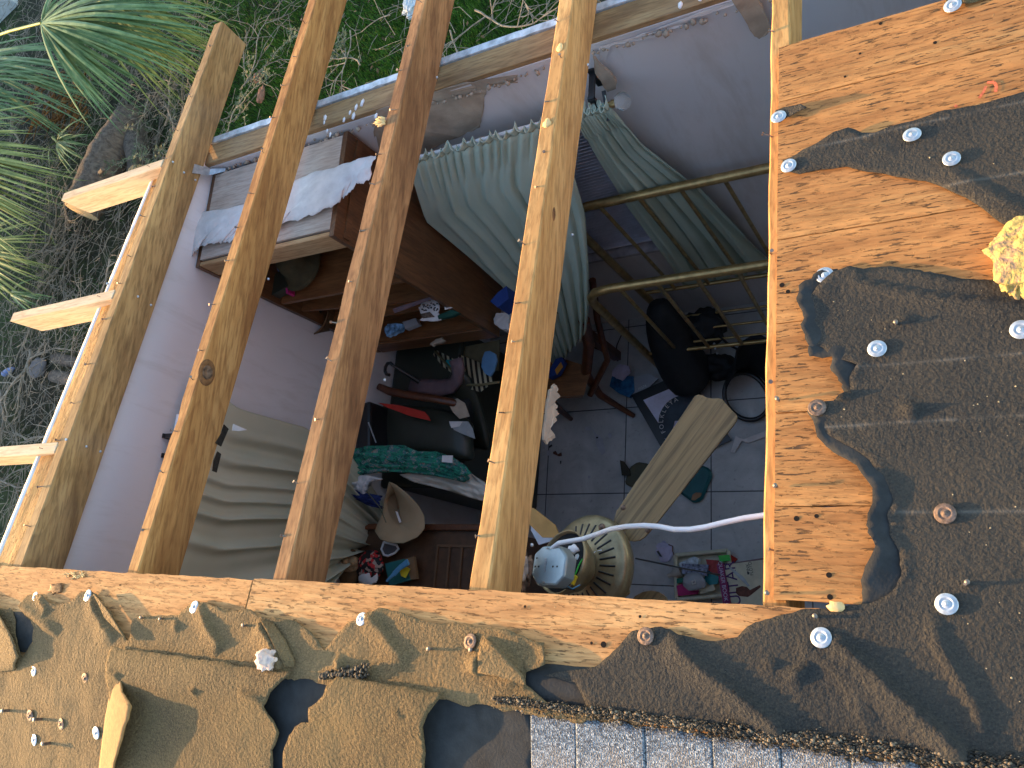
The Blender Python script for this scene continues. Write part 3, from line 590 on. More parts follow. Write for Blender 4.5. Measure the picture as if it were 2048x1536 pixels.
# ridge caps of starter felt
def capsheet(label, outline, ridges, sd, hump):
    t = thing('ridge_cap', label, 'ridge cap', rf(500, 1380), 'felt ridge caps')
    def ex(A):
        y = A[:, 1]; return hump * np.exp(-((y - YR + .045) / .055) ** 2) + .006 + np.where(y < YR - .05, .007, 0) * np.clip((YR - .05 - y) / .03, 0, 1)
    return sheet('cap_sheet', t, outline, M_cap, .0235, ridges, (), wr=.0028, res=.009, jit=.0045, extra=ex, sd=sd), t
_, cap1 = capsheet('brown felt ridge cap humped over the ridge beside the curled flap', [(236, 1293), (420, 1318), (598, 1346), (580, 1362), (563, 1385), (555, 1402), (548, 1412), (552, 1425), (561, 1440), (566, 1452), (572, 1466), (566, 1480), (556, 1500), (554, 1700), (215, 1700), (240, 1500), (233, 1400)], [([(500, 1380), (520, 1390), (548, 1398)], .010, .02, .005), ([(405, 1375), (415, 1385)], .010, .014, .004), ([(238, 1340), (262, 1352)], .008, .02, .005)], 11, .022)
_, cap2 = capsheet('brown felt ridge cap with ragged left side and curved right edge', [(690, 1350), (760, 1362), (902, 1386), (890, 1402), (876, 1425), (868, 1452), (865, 1480), (862, 1520), (864, 1700), (575, 1700), (578, 1500), (590, 1470), (604, 1452), (618, 1446), (634, 1445), (636, 1425), (640, 1414), (655, 1402), (668, 1390), (672, 1372)], [([(812, 1418), (822, 1430)], .012, .014, .004)], 12, .024)
def crease(parent, pts):
    b = MB()
    for a, c in zip(pts, pts[1:]):
        for k in range(10):
            u, v = L(a[0], c[0], k / 10) + rng.uniform(-2, 2), L(a[1], c[1], k / 10) + rng.uniform(-1.5, 1.5); p = rf(u, v, .038); b.lump(p, .0035 * rng.uniform(.4, 1), 1, .5, 30, (1.8, .7, .5))
    b.build('crease_granules', M_gyp, parent)
def strip(label, pts, h0, h1):
    t = thing('felt_scrap', label, 'felt scrap', rf(*pts[0])); A = [rf(u, v, .032) for u, v in pts]; n = len(A) // 2; P = []
    for i in range(n):
        a, c = A[i], A[len(A) - 1 - i]; P.append([a.lerp(c, q / 6) + Vector((0, 0, (h0 * (1 - q / 6) + h1 * (q / 6)) + .002 * noise.noise(Vector((i * 1.7, q, 0))))) for q in range(7)])
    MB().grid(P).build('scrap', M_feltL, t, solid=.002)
strip('torn felt strip curling up right of the second tan peak', [(190, 1190), (200, 1210), (212, 1235), (232, 1256), (258, 1280), (262, 1280), (240, 1246), (226, 1224), (208, 1200), (196, 1188)], .004, .014)
strip('triangular torn felt flap lifting above the wool wad', [(528, 1238), (545, 1268), (562, 1300), (580, 1332), (590, 1334), (590, 1320), (572, 1280), (548, 1246)], .016, .002)
strip('torn felt tongue lifting beside the rusty cap with two nails', [(975, 1275), (1005, 1300), (1030, 1325), (1054, 1352), (1058, 1370), (1040, 1366), (1000, 1352), (962, 1346), (962, 1310), (968, 1290)], .012, .012)
# curled upright flaps
def flap(label, base, tip, hz, mat=M_cap, bulge=.02):
    t = thing('felt_flap', label, 'felt flap', rf(*base[0])); P = []
    n = len(base) - 1
    for j in range(21):
        s_ = j / 20 * n; i = min(int(s_), n - 1); a = rf(*base[i], .03).lerp(rf(*base[i + 1], .03), s_ - i); c = rf(*tip[i], hz[i]).lerp(rf(*tip[i + 1], hz[i + 1]), s_ - i)
        P.append([a.lerp(c, q / 9) + Vector((-bulge * math.sin(math.pi * q / 9) * math.sin(math.pi * min(1, j / 20 * 1.1)), 0, 0)) + Vector((1, 1, 1)) * .0022 * noise.noise(Vector((j * .5, q * .6, 2))) + (Vector((0, .003, .006)) * noise.noise(Vector((j * 1.3, 0, 7))) if q > 7 else Vector()) for q in range(10)])
    MB().grid(P).build('flap_sheet', mat, t, solid=.003); return t
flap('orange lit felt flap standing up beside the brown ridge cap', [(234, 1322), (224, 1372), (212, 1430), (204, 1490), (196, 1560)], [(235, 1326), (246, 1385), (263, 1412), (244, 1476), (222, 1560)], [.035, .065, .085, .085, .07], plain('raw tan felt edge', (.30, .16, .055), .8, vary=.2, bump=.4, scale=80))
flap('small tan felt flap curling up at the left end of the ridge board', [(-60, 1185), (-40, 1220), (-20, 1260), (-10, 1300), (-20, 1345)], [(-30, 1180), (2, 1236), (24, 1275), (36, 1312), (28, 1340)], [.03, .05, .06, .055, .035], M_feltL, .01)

# shingles beyond the ridge
def shingle(label, u0, u1, v0, tint=0, step=0):
    t = thing('shingle', label, 'shingle', rf((u0 + u1) / 2, 1480), 'grey shingles beyond the ridge')
    a, c = rf(u0, v0), rf(u1, v0 + (u1 - u0) * .13); x0, x1 = a.x, c.x; b = MB(); P = []; n = 26
    for i in range(n + 1):
        x = L(x0 + .0006, x1 - .0006, i / n); col = []
        for j in range(30):
            y = L(YR - .012 + .010 * noise.noise(Vector((x * 30, 1, 2))), -.75, (j / 29) ** 1.0); col.append(Vector((x, y, topz(y) + .0225 + step + .0012 * noise.noise(Vector((x * 20, y * 20, 3))))))
        P.append(col)
    MB().grid(P).build('shingle_tab', M_shingle, t, solid=.003)
us = [1062, 1152, 1290, 1425, 1561, 1700, 1840, 1985, 2140]
sl = ['first grey shingle beside the black felt patch', 'second grey shingle from the black felt patch', 'third grey shingle from the black felt patch', 'fourth grey shingle from the black felt patch', 'fifth grey shingle from the black felt patch', 'sixth grey shingle, near the long felt fold', 'seventh grey shingle, below the right fold', 'grey shingle cut by the lower right corner of the frame']
for i in range(8): shingle(sl[i], us[i], us[i + 1], 1412 + (us[i] - 1062) * .125, step=(i % 2) * .0008)
t = thing('shingle', 'grey shingles showing at the foot of the curled flap', 'shingle', rf(280, 1520), 'grey shingles beyond the ridge')
for u0, u1 in ((222, 288), (290, 318), (320, 372)):
    p = [rf(u0, 1499 + (u0 - 222) * .22, .034), rf(u1, 1499 + (u1 - 222) * .22, .034), rf(u1, 1640, .034), rf(u0, 1640, .034)]; MB().prism(p, (0, 0, .004)).build('shingle_tab', M_shingle, t)
# crumbs of torn cap along the ridge
b1_, b2_ = MB(), MB()
for k in range(9000):
    f = rng.rand(); u = L(985, 2090, f); v = 1406 + (u - 985) * .1325 - 9 + rng.normal() * (3 + 6 * f) * (.5 + 1.1 * abs(noise.noise(Vector((u * .012, 3, 1))))) * 1.6; 
    if rng.rand() < .15: v += rng.uniform(-2, 20)
    p = rf(u, v, .027 + rng.rand() * .008); (b1_ if rng.rand() < .70 else b2_).lump(p, .0008 + .0021 * rng.rand() ** 3, 0, .7, 50, (1.5, 1, .5))
stuff(tag(b1_.build('asphalt_crumbs', plain('black asphalt crumb', (.02, .018, .015), .7, vary=.5), org=rf(1500, 1450)), 'black crumbs of broken asphalt strewn along the ridge', 'crumbs'))
stuff(tag(b2_.build('granule_crumbs', plain('pale granule crumb', (.17, .13, .085), .7, vary=.5), org=rf(1500, 1450)), 'pale loose granules strewn along the ridge and shingles', 'granules'))
b = MB()
for k in range(150):
    u, v = rng.uniform(1640, 2048), rng.uniform(290, 1500)
    if not (v > 570 and u > 1640 + max(0, (v - 780) * .5) * (v < 1240)) and not (v < 340 and u > 1750): continue
    p = rf(u, v, .026); b.lump(p, .0007 + .0013 * rng.rand(), 0, .4, 50)
stuff(tag(b.build('loose_grit', plain('loose gold grit', (.40, .31, .18), .6, vary=.4), org=rf(1700, 900)), 'tiny pale grit scattered over the dark felt', 'grit'))
# asphalt chunk, foam, wool
t = thing('asphalt_chunk', 'crumbly dark asphalt chunk lying between the two ridge caps', 'asphalt chunk', rf(700, 1345)); b = MB()
for k in range(200):
    f = rng.rand(); u = L(640, 738, f); v = L(1352, 1340, f) + rng.normal() * (2 + 6 * f); b.lump(rf(u, v, .03 + rng.rand() * .014 * (f + .3)), .0045 * rng.uniform(.5, 1.3), 1, .5, 40)
b.build('chunk', plain('grainy asphalt', (.06, .045, .03), .6, vary=.7, scale=90), t)
t = thing('foam_lump', 'ragged bright yellow foam lump on the deck at the right edge', 'foam lump', rf(2040, 510)); b = MB()
b.lump(rf(2098, 508, .05), .082, 5, .32, 4, (1.05, .95, .5)); b.lump(rf(2022, 552, .032), .030, 4, .5, 8, (.6, 1.3, .6)); b.lump(rf(2030, 520, .035), .034, 4, .4, 5, (.8, 1.3, .7)); b.build('foam', M_ins, t)
t = thing('insulation_wad', 'small crumpled pale pink wad resting on the tan felt above the ridge cap', 'insulation', rf(536, 1318)); b = MB()
b.lump(rf(536, 1318, .045), .026, 4, .55, 14, (1.15, .9, .85)); b.build('wad', M_insp, t)
t = thing('wood_chip', 'yellow wood chip lying at the corner of the deck and the ridge board', 'wood chip', rf(1673, 1213)); MB().lump(rf(1673, 1213, .03), .011, 2, .6, 30, (1.3, .8, .5)).build('chip', M_splint, t)

# ------------------------------------------------------------------ cap nails
def capnail(mat):
    t = thing('cap_nail', 'x', 'cap nail'); M0 = Matrix.Identity(4)
    MB().lathe([(0, .0040), (.006, .0040), (.0085, .0012), (.0105, .0008), (.0128, .0028), (.0150, .0030), (.0172, .0010), (.0205, .0016), (.0222, .0004), (.0222, -.0006), (0, -.0006)], 28, M0).build('metal_cap', mat, t)
    MB().lathe([(0, .0062), (.004, .0058), (.0048, .0042), (.003, .0032)], 12, M0).build('nail_head', mat, t); return t
def dup(r, loc, label=None, rot=None):
    c = r.copy(); COL.objects.link(c); c.location = loc
    if rot: c.rotation_euler = rot
    if label: c['label'] = label
    for ch in list(r.children):
        d = ch.copy(); COL.objects.link(d); d.parent = c
        for g2 in ch.children:
            e = g2.copy(); COL.objects.link(e); e.parent = d
    return c
capg, capr = capnail(M_galv), capnail(M_rust); caps = [
    (1905, 10, 0, 'shiny cap nail on the olive felt scrap at the eave edge of the deck'), (1557, 233, 0, 'cap nail holding the small pointed felt scrap at the deck edge'), (1824, 269, 0, 'cap nail on the upper felt tongue, nearer its eave-side edge'),
    (1903, 317, 0, 'cap nail in the middle of the upper felt tongue'), (1577, 331, 0, 'cap nail at the very tip of the upper felt tongue'), (1649, 550, 0, 'cap nail at the top left corner of the main dark felt'),
    (1754, 697, 0, 'cap nail marked by the red chalk line, left one of the pair'), (2042, 659, 0, 'cap nail marked by the red chalk line, at the right edge of the frame'), (1634, 815, 1, 'dull brownish cap nail in the felt notch halfway along the deck'),
    (1890, 1027, 1, 'rust ringed cap nail alone on open felt right of the broad bay'), (1893, 1208, 0, 'bright pale cap nail above the long right fold'), (1642, 1275, 0, 'large white cap nail where two felt folds start'), (1291, 1272, 1, 'rusty brown cap nail on the peak below the ceiling fan'),
    (940, 1283, 1, 'rusty cap nail with two bare nails beside it on tan felt'), (723, 1238, 0, 'blue grey cap nail on the tallest tan felt peak'), (388, 1214, 0, 'cap nail on the tan felt peak right of the bare notch'), (175, 1191, 0, 'cap nail on the second tan felt peak from the left'), (70, 1194, 0, 'cap nail on the leftmost tan felt peak'),
    (67, 1341, 0, 'cap nail on tan felt left of the curled flap, in the felt shade'), (170, 1357, 1, 'rusty cap nail next to the foot of the curled flap'), (122, 1448, 1, 'brown edged cap nail in the cluster of bare nails'), (60, 1431, 1, 'cap nail tilted beside the leftmost bare nail stub'), (68, 1480, 0, 'lowest cap nail in the bottom left corner'), (192, 1466, 0, 'pale cap nail touching the curled flap')]
nrm = Vector((0, T, 1)).normalized()
for k, (u, v, ru, lb) in enumerate(caps):
    p = rf(u, v, .031); 
    if p.y < YR: p = rf(u, v, .029)
    q = Vector((0, 0, 1)).rotation_difference((nrm if p.y > YR else Vector((0, -.16, 1)).normalized()) + Vector((rng.uniform(-.16, .02), rng.uniform(-.1, .1), 0))).to_euler()
    r0 = capr if ru else capg
    c = dup(r0, p, lb, q); c['group'] = 'metal cap nails in the felt'; s_ = rng.uniform(.70, .80); c.scale = (s_, s_, s_)
for r0 in (capg, capr):
    for ch in list(r0.children): bpy.data.objects.remove(ch)
    bpy.data.objects.remove(r0)
stub = [(21, 1421, 'thick nail stub at the left edge of the frame'), (85, 1438, 'thick nail stub between two cap nails in the bottom left cluster'), (102, 1486, 'short nail stub below the bottom left cluster'), (291, 1235, 'left one of two nail stubs in the bare notch of tan felt'), (329, 1238, 'right one of two nail stubs near the bare notch'), (495, 1250, 'nail stub with foil scrap on tan felt above the wool wad'),
        (865, 1297, 'bare nail with a long shadow left of the rusty cap'), (949, 1299, 'bare nail just beside the rusty cap on tan felt'), (1793, 649, 'small nail poking through felt above the red chalk line'), (1558, 801, 'nail stub at the deck edge by the middle of the last rafter'), (1554, 973, 'nail stub at the deck edge lower on the last rafter'), (1537, 1186, 'nail stub on the foot of the last rafter'), (1633, 1232, 'small nail head where felt meets the ridge board'), (1935, 1165, 'bent nail through the felt above the bright pale cap'), (1748, 1347, 'tiny nail stub on the long right fold')]
for u, v, lb in stub:
    t = thing('roof_nail', lb, 'nail', rf(u, v, .026), 'bare nails standing in the roof'); b = MB(); big = v > 1400 and u < 300
    p = rf(u, v, .024); r_ = .0042 if big else .0028; h_ = .026 if big else .016; b.tube([p, p + Vector((rng.uniform(-.2, .2) * h_, rng.uniform(-.2, .2) * h_, h_))], r_, 8); b.build('nail_shank', M_rust if big else M_nail, t)
    b = MB(); b.lathe([(0, .001), (r_ * 1.5, .0006), (r_ * 1.5, -.001)], 12, Matrix.Translation(p + Vector((0, 0, h_)))); b.build('nail_head', M_nail, t)

# ================================================================== INSIDE THE ROOM
def poly(pts, fn, arg): return [fn(u, v, arg) for u, v in pts]
def jagpoly(pts, n=6, amp=.006):
    out = []
    for i in range(len(pts)):
        a, c = pts[i], pts[(i + 1) % len(pts)]
        for k in range(n):
            p = a.lerp(c, k / n)
            if k: p = p + Vector((noise.noise(p * 60), noise.noise(p * 60 + Vector((3, 3, 3))), noise.noise(p * 60 + Vector((7, 1, 3))))) * amp
            out.append(p)
    return out
# torn paper and bare gypsum on the eave wall
yw = WY - .002
MB().prism(jagpoly(poly([(745, 318), (752, 222), (800, 205), (890, 178), (960, 160), (1036, 150), (1036, 166), (975, 172), (968, 196), (966, 225), (960, 255), (930, 268), (880, 290), (840, 312), (800, 330)], Y, yw), 5, .008), (0, .0015, 0)).build('bare_gypsum', M_gyp, w_eave)
MB().prism(jagpoly(poly([(1195, 98), (1265, 75), (1345, 45), (1455, 6), (1500, -15), (1490, -2), (1440, 20), (1385, 38), (1350, 60), (1300, 76), (1240, 88), (1200, 92), (1192, 110)], Y, yw - .003), 4, .006), (0, -.001, 0)).build('torn_paper', M_paper, w_eave)
MB().prism(jagpoly(poly([(1200, 95), (1222, 90), (1215, 110), (1208, 128), (1200, 118)], Y, yw - .004), 3, .004), (0, -.001, 0)).build('torn_paper', M_paper, w_eave)
for pts, z_ in (([(1186, 108), (1200, 125), (1225, 145), (1234, 160), (1232, 172), (1215, 178), (1206, 165), (1190, 140)], .03), ([(1462, -8), (1512, -14), (1525, 10), (1540, 50), (1535, 62), (1518, 72), (1506, 62), (1490, 35)], .03)):
    MB().prism(jagpoly(poly(pts, Y, WY - .012 - z_ * .3), 3, .004), (0, -.012, 0)).build('hanging_strip', M_gyp, w_eave)
t = thing('torn_paper_sheet', 'big torn white paper sheet lying from the wall over the top of the brown bookcase', 'paper', (-2.3, 1.55, 2.35))
top = [(396, 424), (450, 418), (520, 400), (600, 356), (660, 336), (700, 325), (735, 312), (752, 312)]
bot = [(371, 508), (386, 512), (398, 492), (440, 487), (470, 478), (520, 466), (600, 438), (676, 408), (690, 388), (742, 358)]
P = []; n = 150
def pl(pts, t_):
    s_ = t_ * (len(pts) - 1); i = min(int(s_), len(pts) - 2); return L(pts[i][0], pts[i + 1][0], s_ - i), L(pts[i][1], pts[i + 1][1], s_ - i)
for i in range(n + 1):
    f = i / n; a = Z(*pl(top, f), 2.325); c = Z(*pl(bot, f), 2.335); c = c + Vector((0, 0, 0)) + Vector((0, .022, 0)) * (noise.noise(Vector((f * 26, 0, 0))) + .5 * noise.noise(Vector((f * 90, 0, 0))))
    P.append([a.lerp(c, q / 9) + Vector((0, 0, .012 * noise.noise(Vector((f * 11, q * .5, 1))) + .0018 * noise.noise(Vector((f * 40, q * .9, 1))) + .010 * math.sin(math.pi * q / 9))) for q in range(10)])
MB().grid(P).build('paper', M_paper, t, solid=.0012)
b = MB(); p = Y(633, 345, WY - .02)
for k in range(9): b.lump(p + Vector((rng.uniform(-.03, .02), rng.uniform(-.02, 0), rng.uniform(-.03, .02))), .014, 2, .5, 20, (1.3, .7, .8))
b.build('gypsum_blister', M_gyp, w_eave)

# window with blind
t = thing('window', 'window with horizontal white blind half hidden behind the green curtains', 'window', (-1.425, WY, .9))
b = MB(); x0, x1, z0, z1 = -1.75, -1.10, .9, 2.0
for c, s_ in (((x0 + .02, WY + .07, 1.45), (.04, .05, 1.1)), ((x1 - .02, WY + .07, 1.45), (.04, .05, 1.1)), ((-1.425, WY + .07, .92), (.57, .05, .04)), ((-1.425, WY + .07, 1.98), (.57, .05, .04)), ((-1.425, WY + .07, 1.45), (.57, .04, .035))): b.box(c, s_)
b.build('window_frame', M_white, t); MB().box((-1.425, WY + .085, 1.45), (.61, .005, 1.05)).build('glass', M_wglass, t)
MB().box((-1.425, WY + .02, .895), (.66, .1, .02)).build('sill', plain('grey marble sill', (.34, .32, .34), .4, vary=.3), t)
bl_ = thing('window_blind', 'white horizontal slat blind hanging askew in the window above the bed', 'blind', (-1.425, WY, 2.0))
b = MB()
for k in range(46):
    z = 1.95 - k * .0215; M = Matrix.Rotation(rad(-22), 3, 'X') @ Matrix.Rotation(rad(-2.5), 3, 'Y'); b.box((-1.425, WY + .018, z), (.60, .024, .0015), M)
b.box((-1.425, WY + .018, .945), (.60, .026, .012), Matrix.Rotation(rad(-2.5), 3, 'Y')); b.box((-1.425, WY + .02, 1.975), (.61, .03, .03)); b.build('slats', M_blind, bl_)

# curtain rod
ry, a_, c_ = WY - .105, Y(600, 390, WY - .105), Y(1213, 211, WY - .105)
rz = c_.z; t = thing('curtain_rod', 'dark curtain rod with glass ball finial above the green curtains', 'curtain rod', c_)
MB().tube([Vector((-1.88, ry, rz)), Vector((c_.x - .02, ry, rz))], .009, 10).build('rod', M_white, t)
b = MB(); b.tube([Vector((c_.x - .03, ry, rz)), Vector((c_.x + .02, ry, rz))], [.012, .010], 12); b.tube([Vector((c_.x + .02, ry, rz)), Vector((c_.x + .032, ry, rz))], .014, 12); b.build('finial_socket', M_brass, t)
b = MB(); b.lump((c_.x + .058, ry, rz), .03, 4, .05, 3); b.build('glass_ball', M_glass, t)
b = MB(); bx = c_.x - .03; b.box((bx, WY - .06, rz + .055), (.022, .11, .008)); b.box((bx, WY - .005, rz + .03), (.024, .008, .09)); b.box((bx, ry, rz + .02), (.022, .012, .085)); b.box((bx + .01, ry + .03, rz - .04), (.012, .10, .008), Matrix.Rotation(rad(30), 3, 'X')); b.build('bracket', M_blackg, t)

# curtains
def curtain(label, left, right, mat, nf, amp, head=True, ns=150, nt=34, seed=0, back=None):
    t = thing('curtain', label, 'curtain', left[0]); 
    def pt(c, s_):
        s_ = s_ * (len(c) - 1); i = min(int(s_), len(c) - 2); return c[i].lerp(c[i + 1], s_ - i)
    P = []
    for j in range(nt + 1):
        f = j / nt; a, c = pt(left, f), pt(right, f); row = []; d = (c - a).normalized(); nn = d.cross((pt(left, min(1, f + .03)) - pt(left, max(0, f - .03))).normalized()).normalized()
        for i in range(ns + 1):
            s_ = i / ns; ph = (s_ + .12 * noise.noise(Vector((s_ * 3, f * 1.2, seed))) + .025 * noise.noise(Vector((s_ * 9, f * 2.5, seed)))) * nf * 2 * math.pi
            A = amp * (.35 + .9 * min(1, f * 2.2)) * max(.12, .75 + 1.3 * noise.noise(Vector((s_ * 7, f * 1.5, seed + 3))))
            if head and f < .10: A = amp * .6; ph *= 2.3
            w = math.sin(ph) + .35 * math.sin(ph * 2.1 + 1 + f * 2)
            row.append(a.lerp(c, s_) + nn * A * w + d * A * .35 * math.cos(ph))
        P.append(row)
    b = MB(); b.grid(P); b.build('cloth', mat, t, solid=.0015)
    if head:                    # ruffled heading above the rod pocket
        P = []
        for j in range(5):
            f = j / 4; row = []
            for i in range(ns * 2 + 1):
                s_ = i / ns / 2; ph = s_ * nf * 2 * math.pi * 2.6 + 2 * noise.noise(Vector((s_ * 20, 0, seed)))
                row.append(left[0].lerp(right[0], s_) + Vector((.006 * math.cos(ph) * f, -.012 + (.013 * math.sin(ph) + .010 * math.sin(ph * .37)) * (.3 + f), .006 + .036 * f * (1 + .12 * math.sin(ph * .5 + 1)))))
            P.append(row)
        b = MB(); b.grid(P); b.build('ruffle', mat, t, solid=.0015)
    return t
yl = ry - .012
TP = Vector((-1.84, yl, rz)), Vector((-1.10, yl, rz))
curtain('sage green curtain blown sideways over the bookcase, its ruffle gathered on the rod', [TP[0], Y(850, 445, 1.60), Y(930, 512, 1.56), Y(1010, 580, 1.50), Y(1070, 680, 1.42), Y(1108, 742, 1.38)],
        [TP[1], Y(1140, 330, 1.60), Y(1168, 430, 1.56), Y(1176, 530, 1.50), Y(1176, 620, 1.42), Y(1172, 662, 1.38)], M_curt, 8, .012, seed=1)
curtain('sage green curtain hanging beside the window behind the brass headboard', [Vector((-1.12, yl, rz)), Y(1200, 330, WY - .06), Y(1255, 420, WY - .05), Y(1330, 520, WY - .05), Y(1370, 580, WY - .05)],
        [Vector((-.985, yl, rz)), Y(1290, 292, WY - .06), Y(1400, 370, WY - .05), Y(1480, 455, WY - .05), Y(1540, 530, WY - .05)], M_curt, 5.5, .016, seed=5)
xc = WX + .075
curtain('olive green curtain hanging on the gable wall over its own window', [Vector((xc, .83, 2.30)), X(475, 815, xc), X(605, 850, xc), X(700, 905, xc), X(790, 1042, xc)],
        [Vector((xc, -.42, 2.30)), Vector((xc, -.40, 2.0)), Vector((xc, -.28, 1.7)), Vector((xc, -.05, 1.4)), X(692, 1128, xc)], M_curtl, 9, .020, head=False, seed=9)
t = thing('curtain_rod', 'dark rod bracket pair on the gable wall above the olive curtain', 'curtain rod', X(325, 873, WX)); b = MB()
b.tube([Vector((xc + .0, .66, 2.315)), Vector((xc, -.5, 2.315))], .008, 8); b.build('rod', M_white, t)
for (u, v) in ((330, 873), (328, 912)):
    p = X(u, v, WX); b = MB(); b.box(p + Vector((.03, 0, 0)), (.07, .016, .022)); b.box(p + Vector((.006, 0, -.01)), (.008, .018, .05)); b.build('bracket', M_blackg, t)
t = thing('paper_cone', 'small white pointed scrap stuck beside the second rafter over the olive curtain', 'paper scrap', X(480, 855, RX[1] + .05))
MB().prism(poly([(466, 848), (494, 860), (476, 862), (464, 861)], X, RX[1] + RW[1] + .004), (.002, 0, 0)).build('scrap', M_paper, t)

# bookcase
bk = thing('bookcase', 'tall brown bookcase with open shelves against the eave wall in the corner', 'bookcase', (-2.40, 1.53, 1.1))
bx0, bx1, by0, by1, bz0, bz1 = -2.79, -2.02, 1.30, 1.745, .02, 2.315
MB().box((bx1 - .011, 1.5225, (1.12 + bz1) / 2), (.022, .445, bz1 - 1.12)).build('side_panel', M_case, bk)
MB().box((bx0 + .011, 1.5225, (1.12 + bz1) / 2), (.022, .445, bz1 - 1.12)).build('side_panel', M_case, bk)
MB().box(((bx0 + bx1) / 2, 1.736, 1.70), (.72, .012, 1.2)).build('back_panel', M_casex, bk)
MB().box(((bx0 + bx1) / 2, 1.312, 2.262), (.724, .020, .105)).build('top_rail', M_casetop, bk, bevel=.004)
MB().box(((bx0 + bx1) / 2, 1.53, 2.310), (.724, .40, .014)).build('top_board', timber('dusty pale plywood', (.36, .27, .21), (.46, .37, .30), (.54, .46, .40), 'X', 0, .3, .1, seed=12), bk)
MB().box((bx1 + .004, 1.5225, 2.25), (.010, .42, .03)).build('moulding', M_case, bk)
MB().box(((bx0 + bx1) / 2, 1.312, 1.165), (.724, .020, .12)).build('bottom_rail', M_casex, bk, bevel=.004)
for z, yy in ((1.845, 1.308), (1.52, 1.32), (1.225, 1.31)):
    MB().box(((bx0 + bx1) / 2, (yy + 1.73) / 2, z), (.722, 1.73 - yy, .020)).build('shelf', M_casex, bk)
M = Matrix.Rotation(rad(9), 3, 'Y'); MB().box((-2.44, 1.50, 1.66), (.70, .36, .018), M).build('shelf', M_casex, bk)
# things on its shelves
t = thing('brown_hat', 'round dark olive hat on the upper bookcase shelf below the pale rail', 'hat', Z(603, 520, 1.86)); p = Z(603, 535, 1.90) + Vector((0, 0, 0))
MB().lathe([(.115, .0), (.118, .006), (.10, .014), (.075, .02), (.07, .07), (.055, .105), (.02, .115), (0, .116)], 30, Matrix.Translation(p)).build('crown', plain('dark olive felt hat', (.055, .045, .02), .8, vary=.3), t)
t = thing('ivory_tube', 'curved ivory plastic piece in front of the dark hat on the upper shelf', 'plastic piece', Z(590, 545, 1.86))
MB().tube([Z(560, 541, 1.88), Z(572, 546, 1.88), Z(588, 548, 1.88), Z(602, 552, 1.88), (Z(616, 551, 1.88)), Z(630, 543, 1.88)], [.008, .011, .012, .016, .016, .004], 10).build('piece', M_flesh, t)
t = thing('dark_box', 'dark translucent box with a magenta end on the upper shelf', 'box', Z(560, 575, 1.86))
MB().box(Z(556, 572, 1.89), (.16, .10, .05), rotz(.3)).build('box_body', M_darkolive, t); MB().box(Z(580, 578, 1.885), (.012, .06, .045), rotz(.3)).build('box_end', M_pink, t)
t = thing('blue_pouch', 'slate blue cloth pouch left of the dark hat on the upper shelf', 'pouch', Z(560, 528, 1.86)); MB().lump(Z(556, 530, 1.89), .05, 3, .3, 9, (.8, 1, .6)).build('pouch', plain('slate cloth', (.12, .15, .24), .8), t)
bs = thing('wicker_basket', 'round brown wicker basket holding white paper, hanging off the middle shelf', 'basket', Z(622, 622, 1.5)); p = Z(622, 625, 1.60)
Mt = Matrix.Translation(p) @ Matrix.Rotation(rad(8), 4, 'X')
MB().lathe([(.0, -.10), (.085, -.10), (.10, -.05), (.118, .0), (.122, .006), (.114, .006), (.095, -.05), (.08, -.09), (0, -.09)], 30, Mt).build('basket_bowl', M_bask, bs)
t = thing('white_envelope', 'white envelope sheet standing in the wicker basket', 'paper', p); MB().prism([Z(587, 609, 1.60), Z(640, 597, 1.60), Z(628, 615, 1.6), Z(606, 639, 1.60), Z(600, 628, 1.6)], (0, 0, .003)).build('sheet', M_lav, t)
t = thing('black_notebook', 'black notebook leaning beside the white sheet in the basket', 'notebook', p); MB().prism([Z(641, 598, 1.61), Z(662, 594, 1.61), Z(655, 615, 1.60), Z(622, 642, 1.59), (Z(608, 641, 1.59))], (0, 0, .012)).build('cover', M_blackg, t)
def litter(name, label, cat, pts, z, mat, th=.004, par=None, nm='sheet', jag=0):
    q = [Z(u, v, z) for u, v in pts]; t = thing(name, label, cat, q[0]); q = jagpoly(q, 4, jag) if jag else q
    MB().prism(q, (0, 0, th)).build(nm, mat, t); return t
t = litter('torn_label', 'torn white scrap with black dots on the lower bookcase shelf', 'paper scrap', [(838, 615), (848, 603), (862, 599), (876, 601), (880, 612), (877, 625), (883, 640), (868, 643), (840, 641), (848, 634), (842, 626)], 1.54, M_paper, .004, jag=.006)
b = MB()
for k in range(26): b.lump(Z(rng.uniform(843, 875), rng.uniform(606, 622), 1.546), .004, 0, .2, 9, (1.4, 1, .3))
stuff(b.build('printed_dots', M_blackg, t))
MB().prism([Z(u, v, 1.545) for u, v in ((842, 628), (860, 624), (870, 634), (846, 637))], (0, 0, .003)).build('rust_stain', M_rust, t)
litter('white_card', 'tiny white triangular card wedged at the right end of the lower shelf', 'card', [(890, 609), (906, 616), (890, 620)], 1.54, M_paper)
litter('green_book', 'thin dark green book spine lying at the right of the lower shelf', 'book', [(880, 634), (908, 622), (924, 628), (905, 636), (882, 641)], 1.53, plain('dark green cover', (.01, .05, .035), .5), .02)
litter('blue_packet', 'blue and white plastic packet at the left of the lower shelf', 'packet', [(776, 662), (782, 652), (800, 650), (812, 652), (808, 664), (794, 670), (780, 676)], 1.30, plain('blue white packet', (.18, .34, .62), .3, vary=.9, scale=40), .03, jag=.006)
litter('clear_tray', 'clear grey plastic tray beside the blue packet on the lower shelf', 'tray', [(812, 648), (838, 640), (844, 652), (818, 662)], 1.30, M_clear, .03)
litter('brown_strip', 'narrow brown paper strip crossing the left of the lower shelf', 'paper strip', [(786, 618), (862, 594), (866, 598), (790, 627)], 1.62, M_mauve, .004)
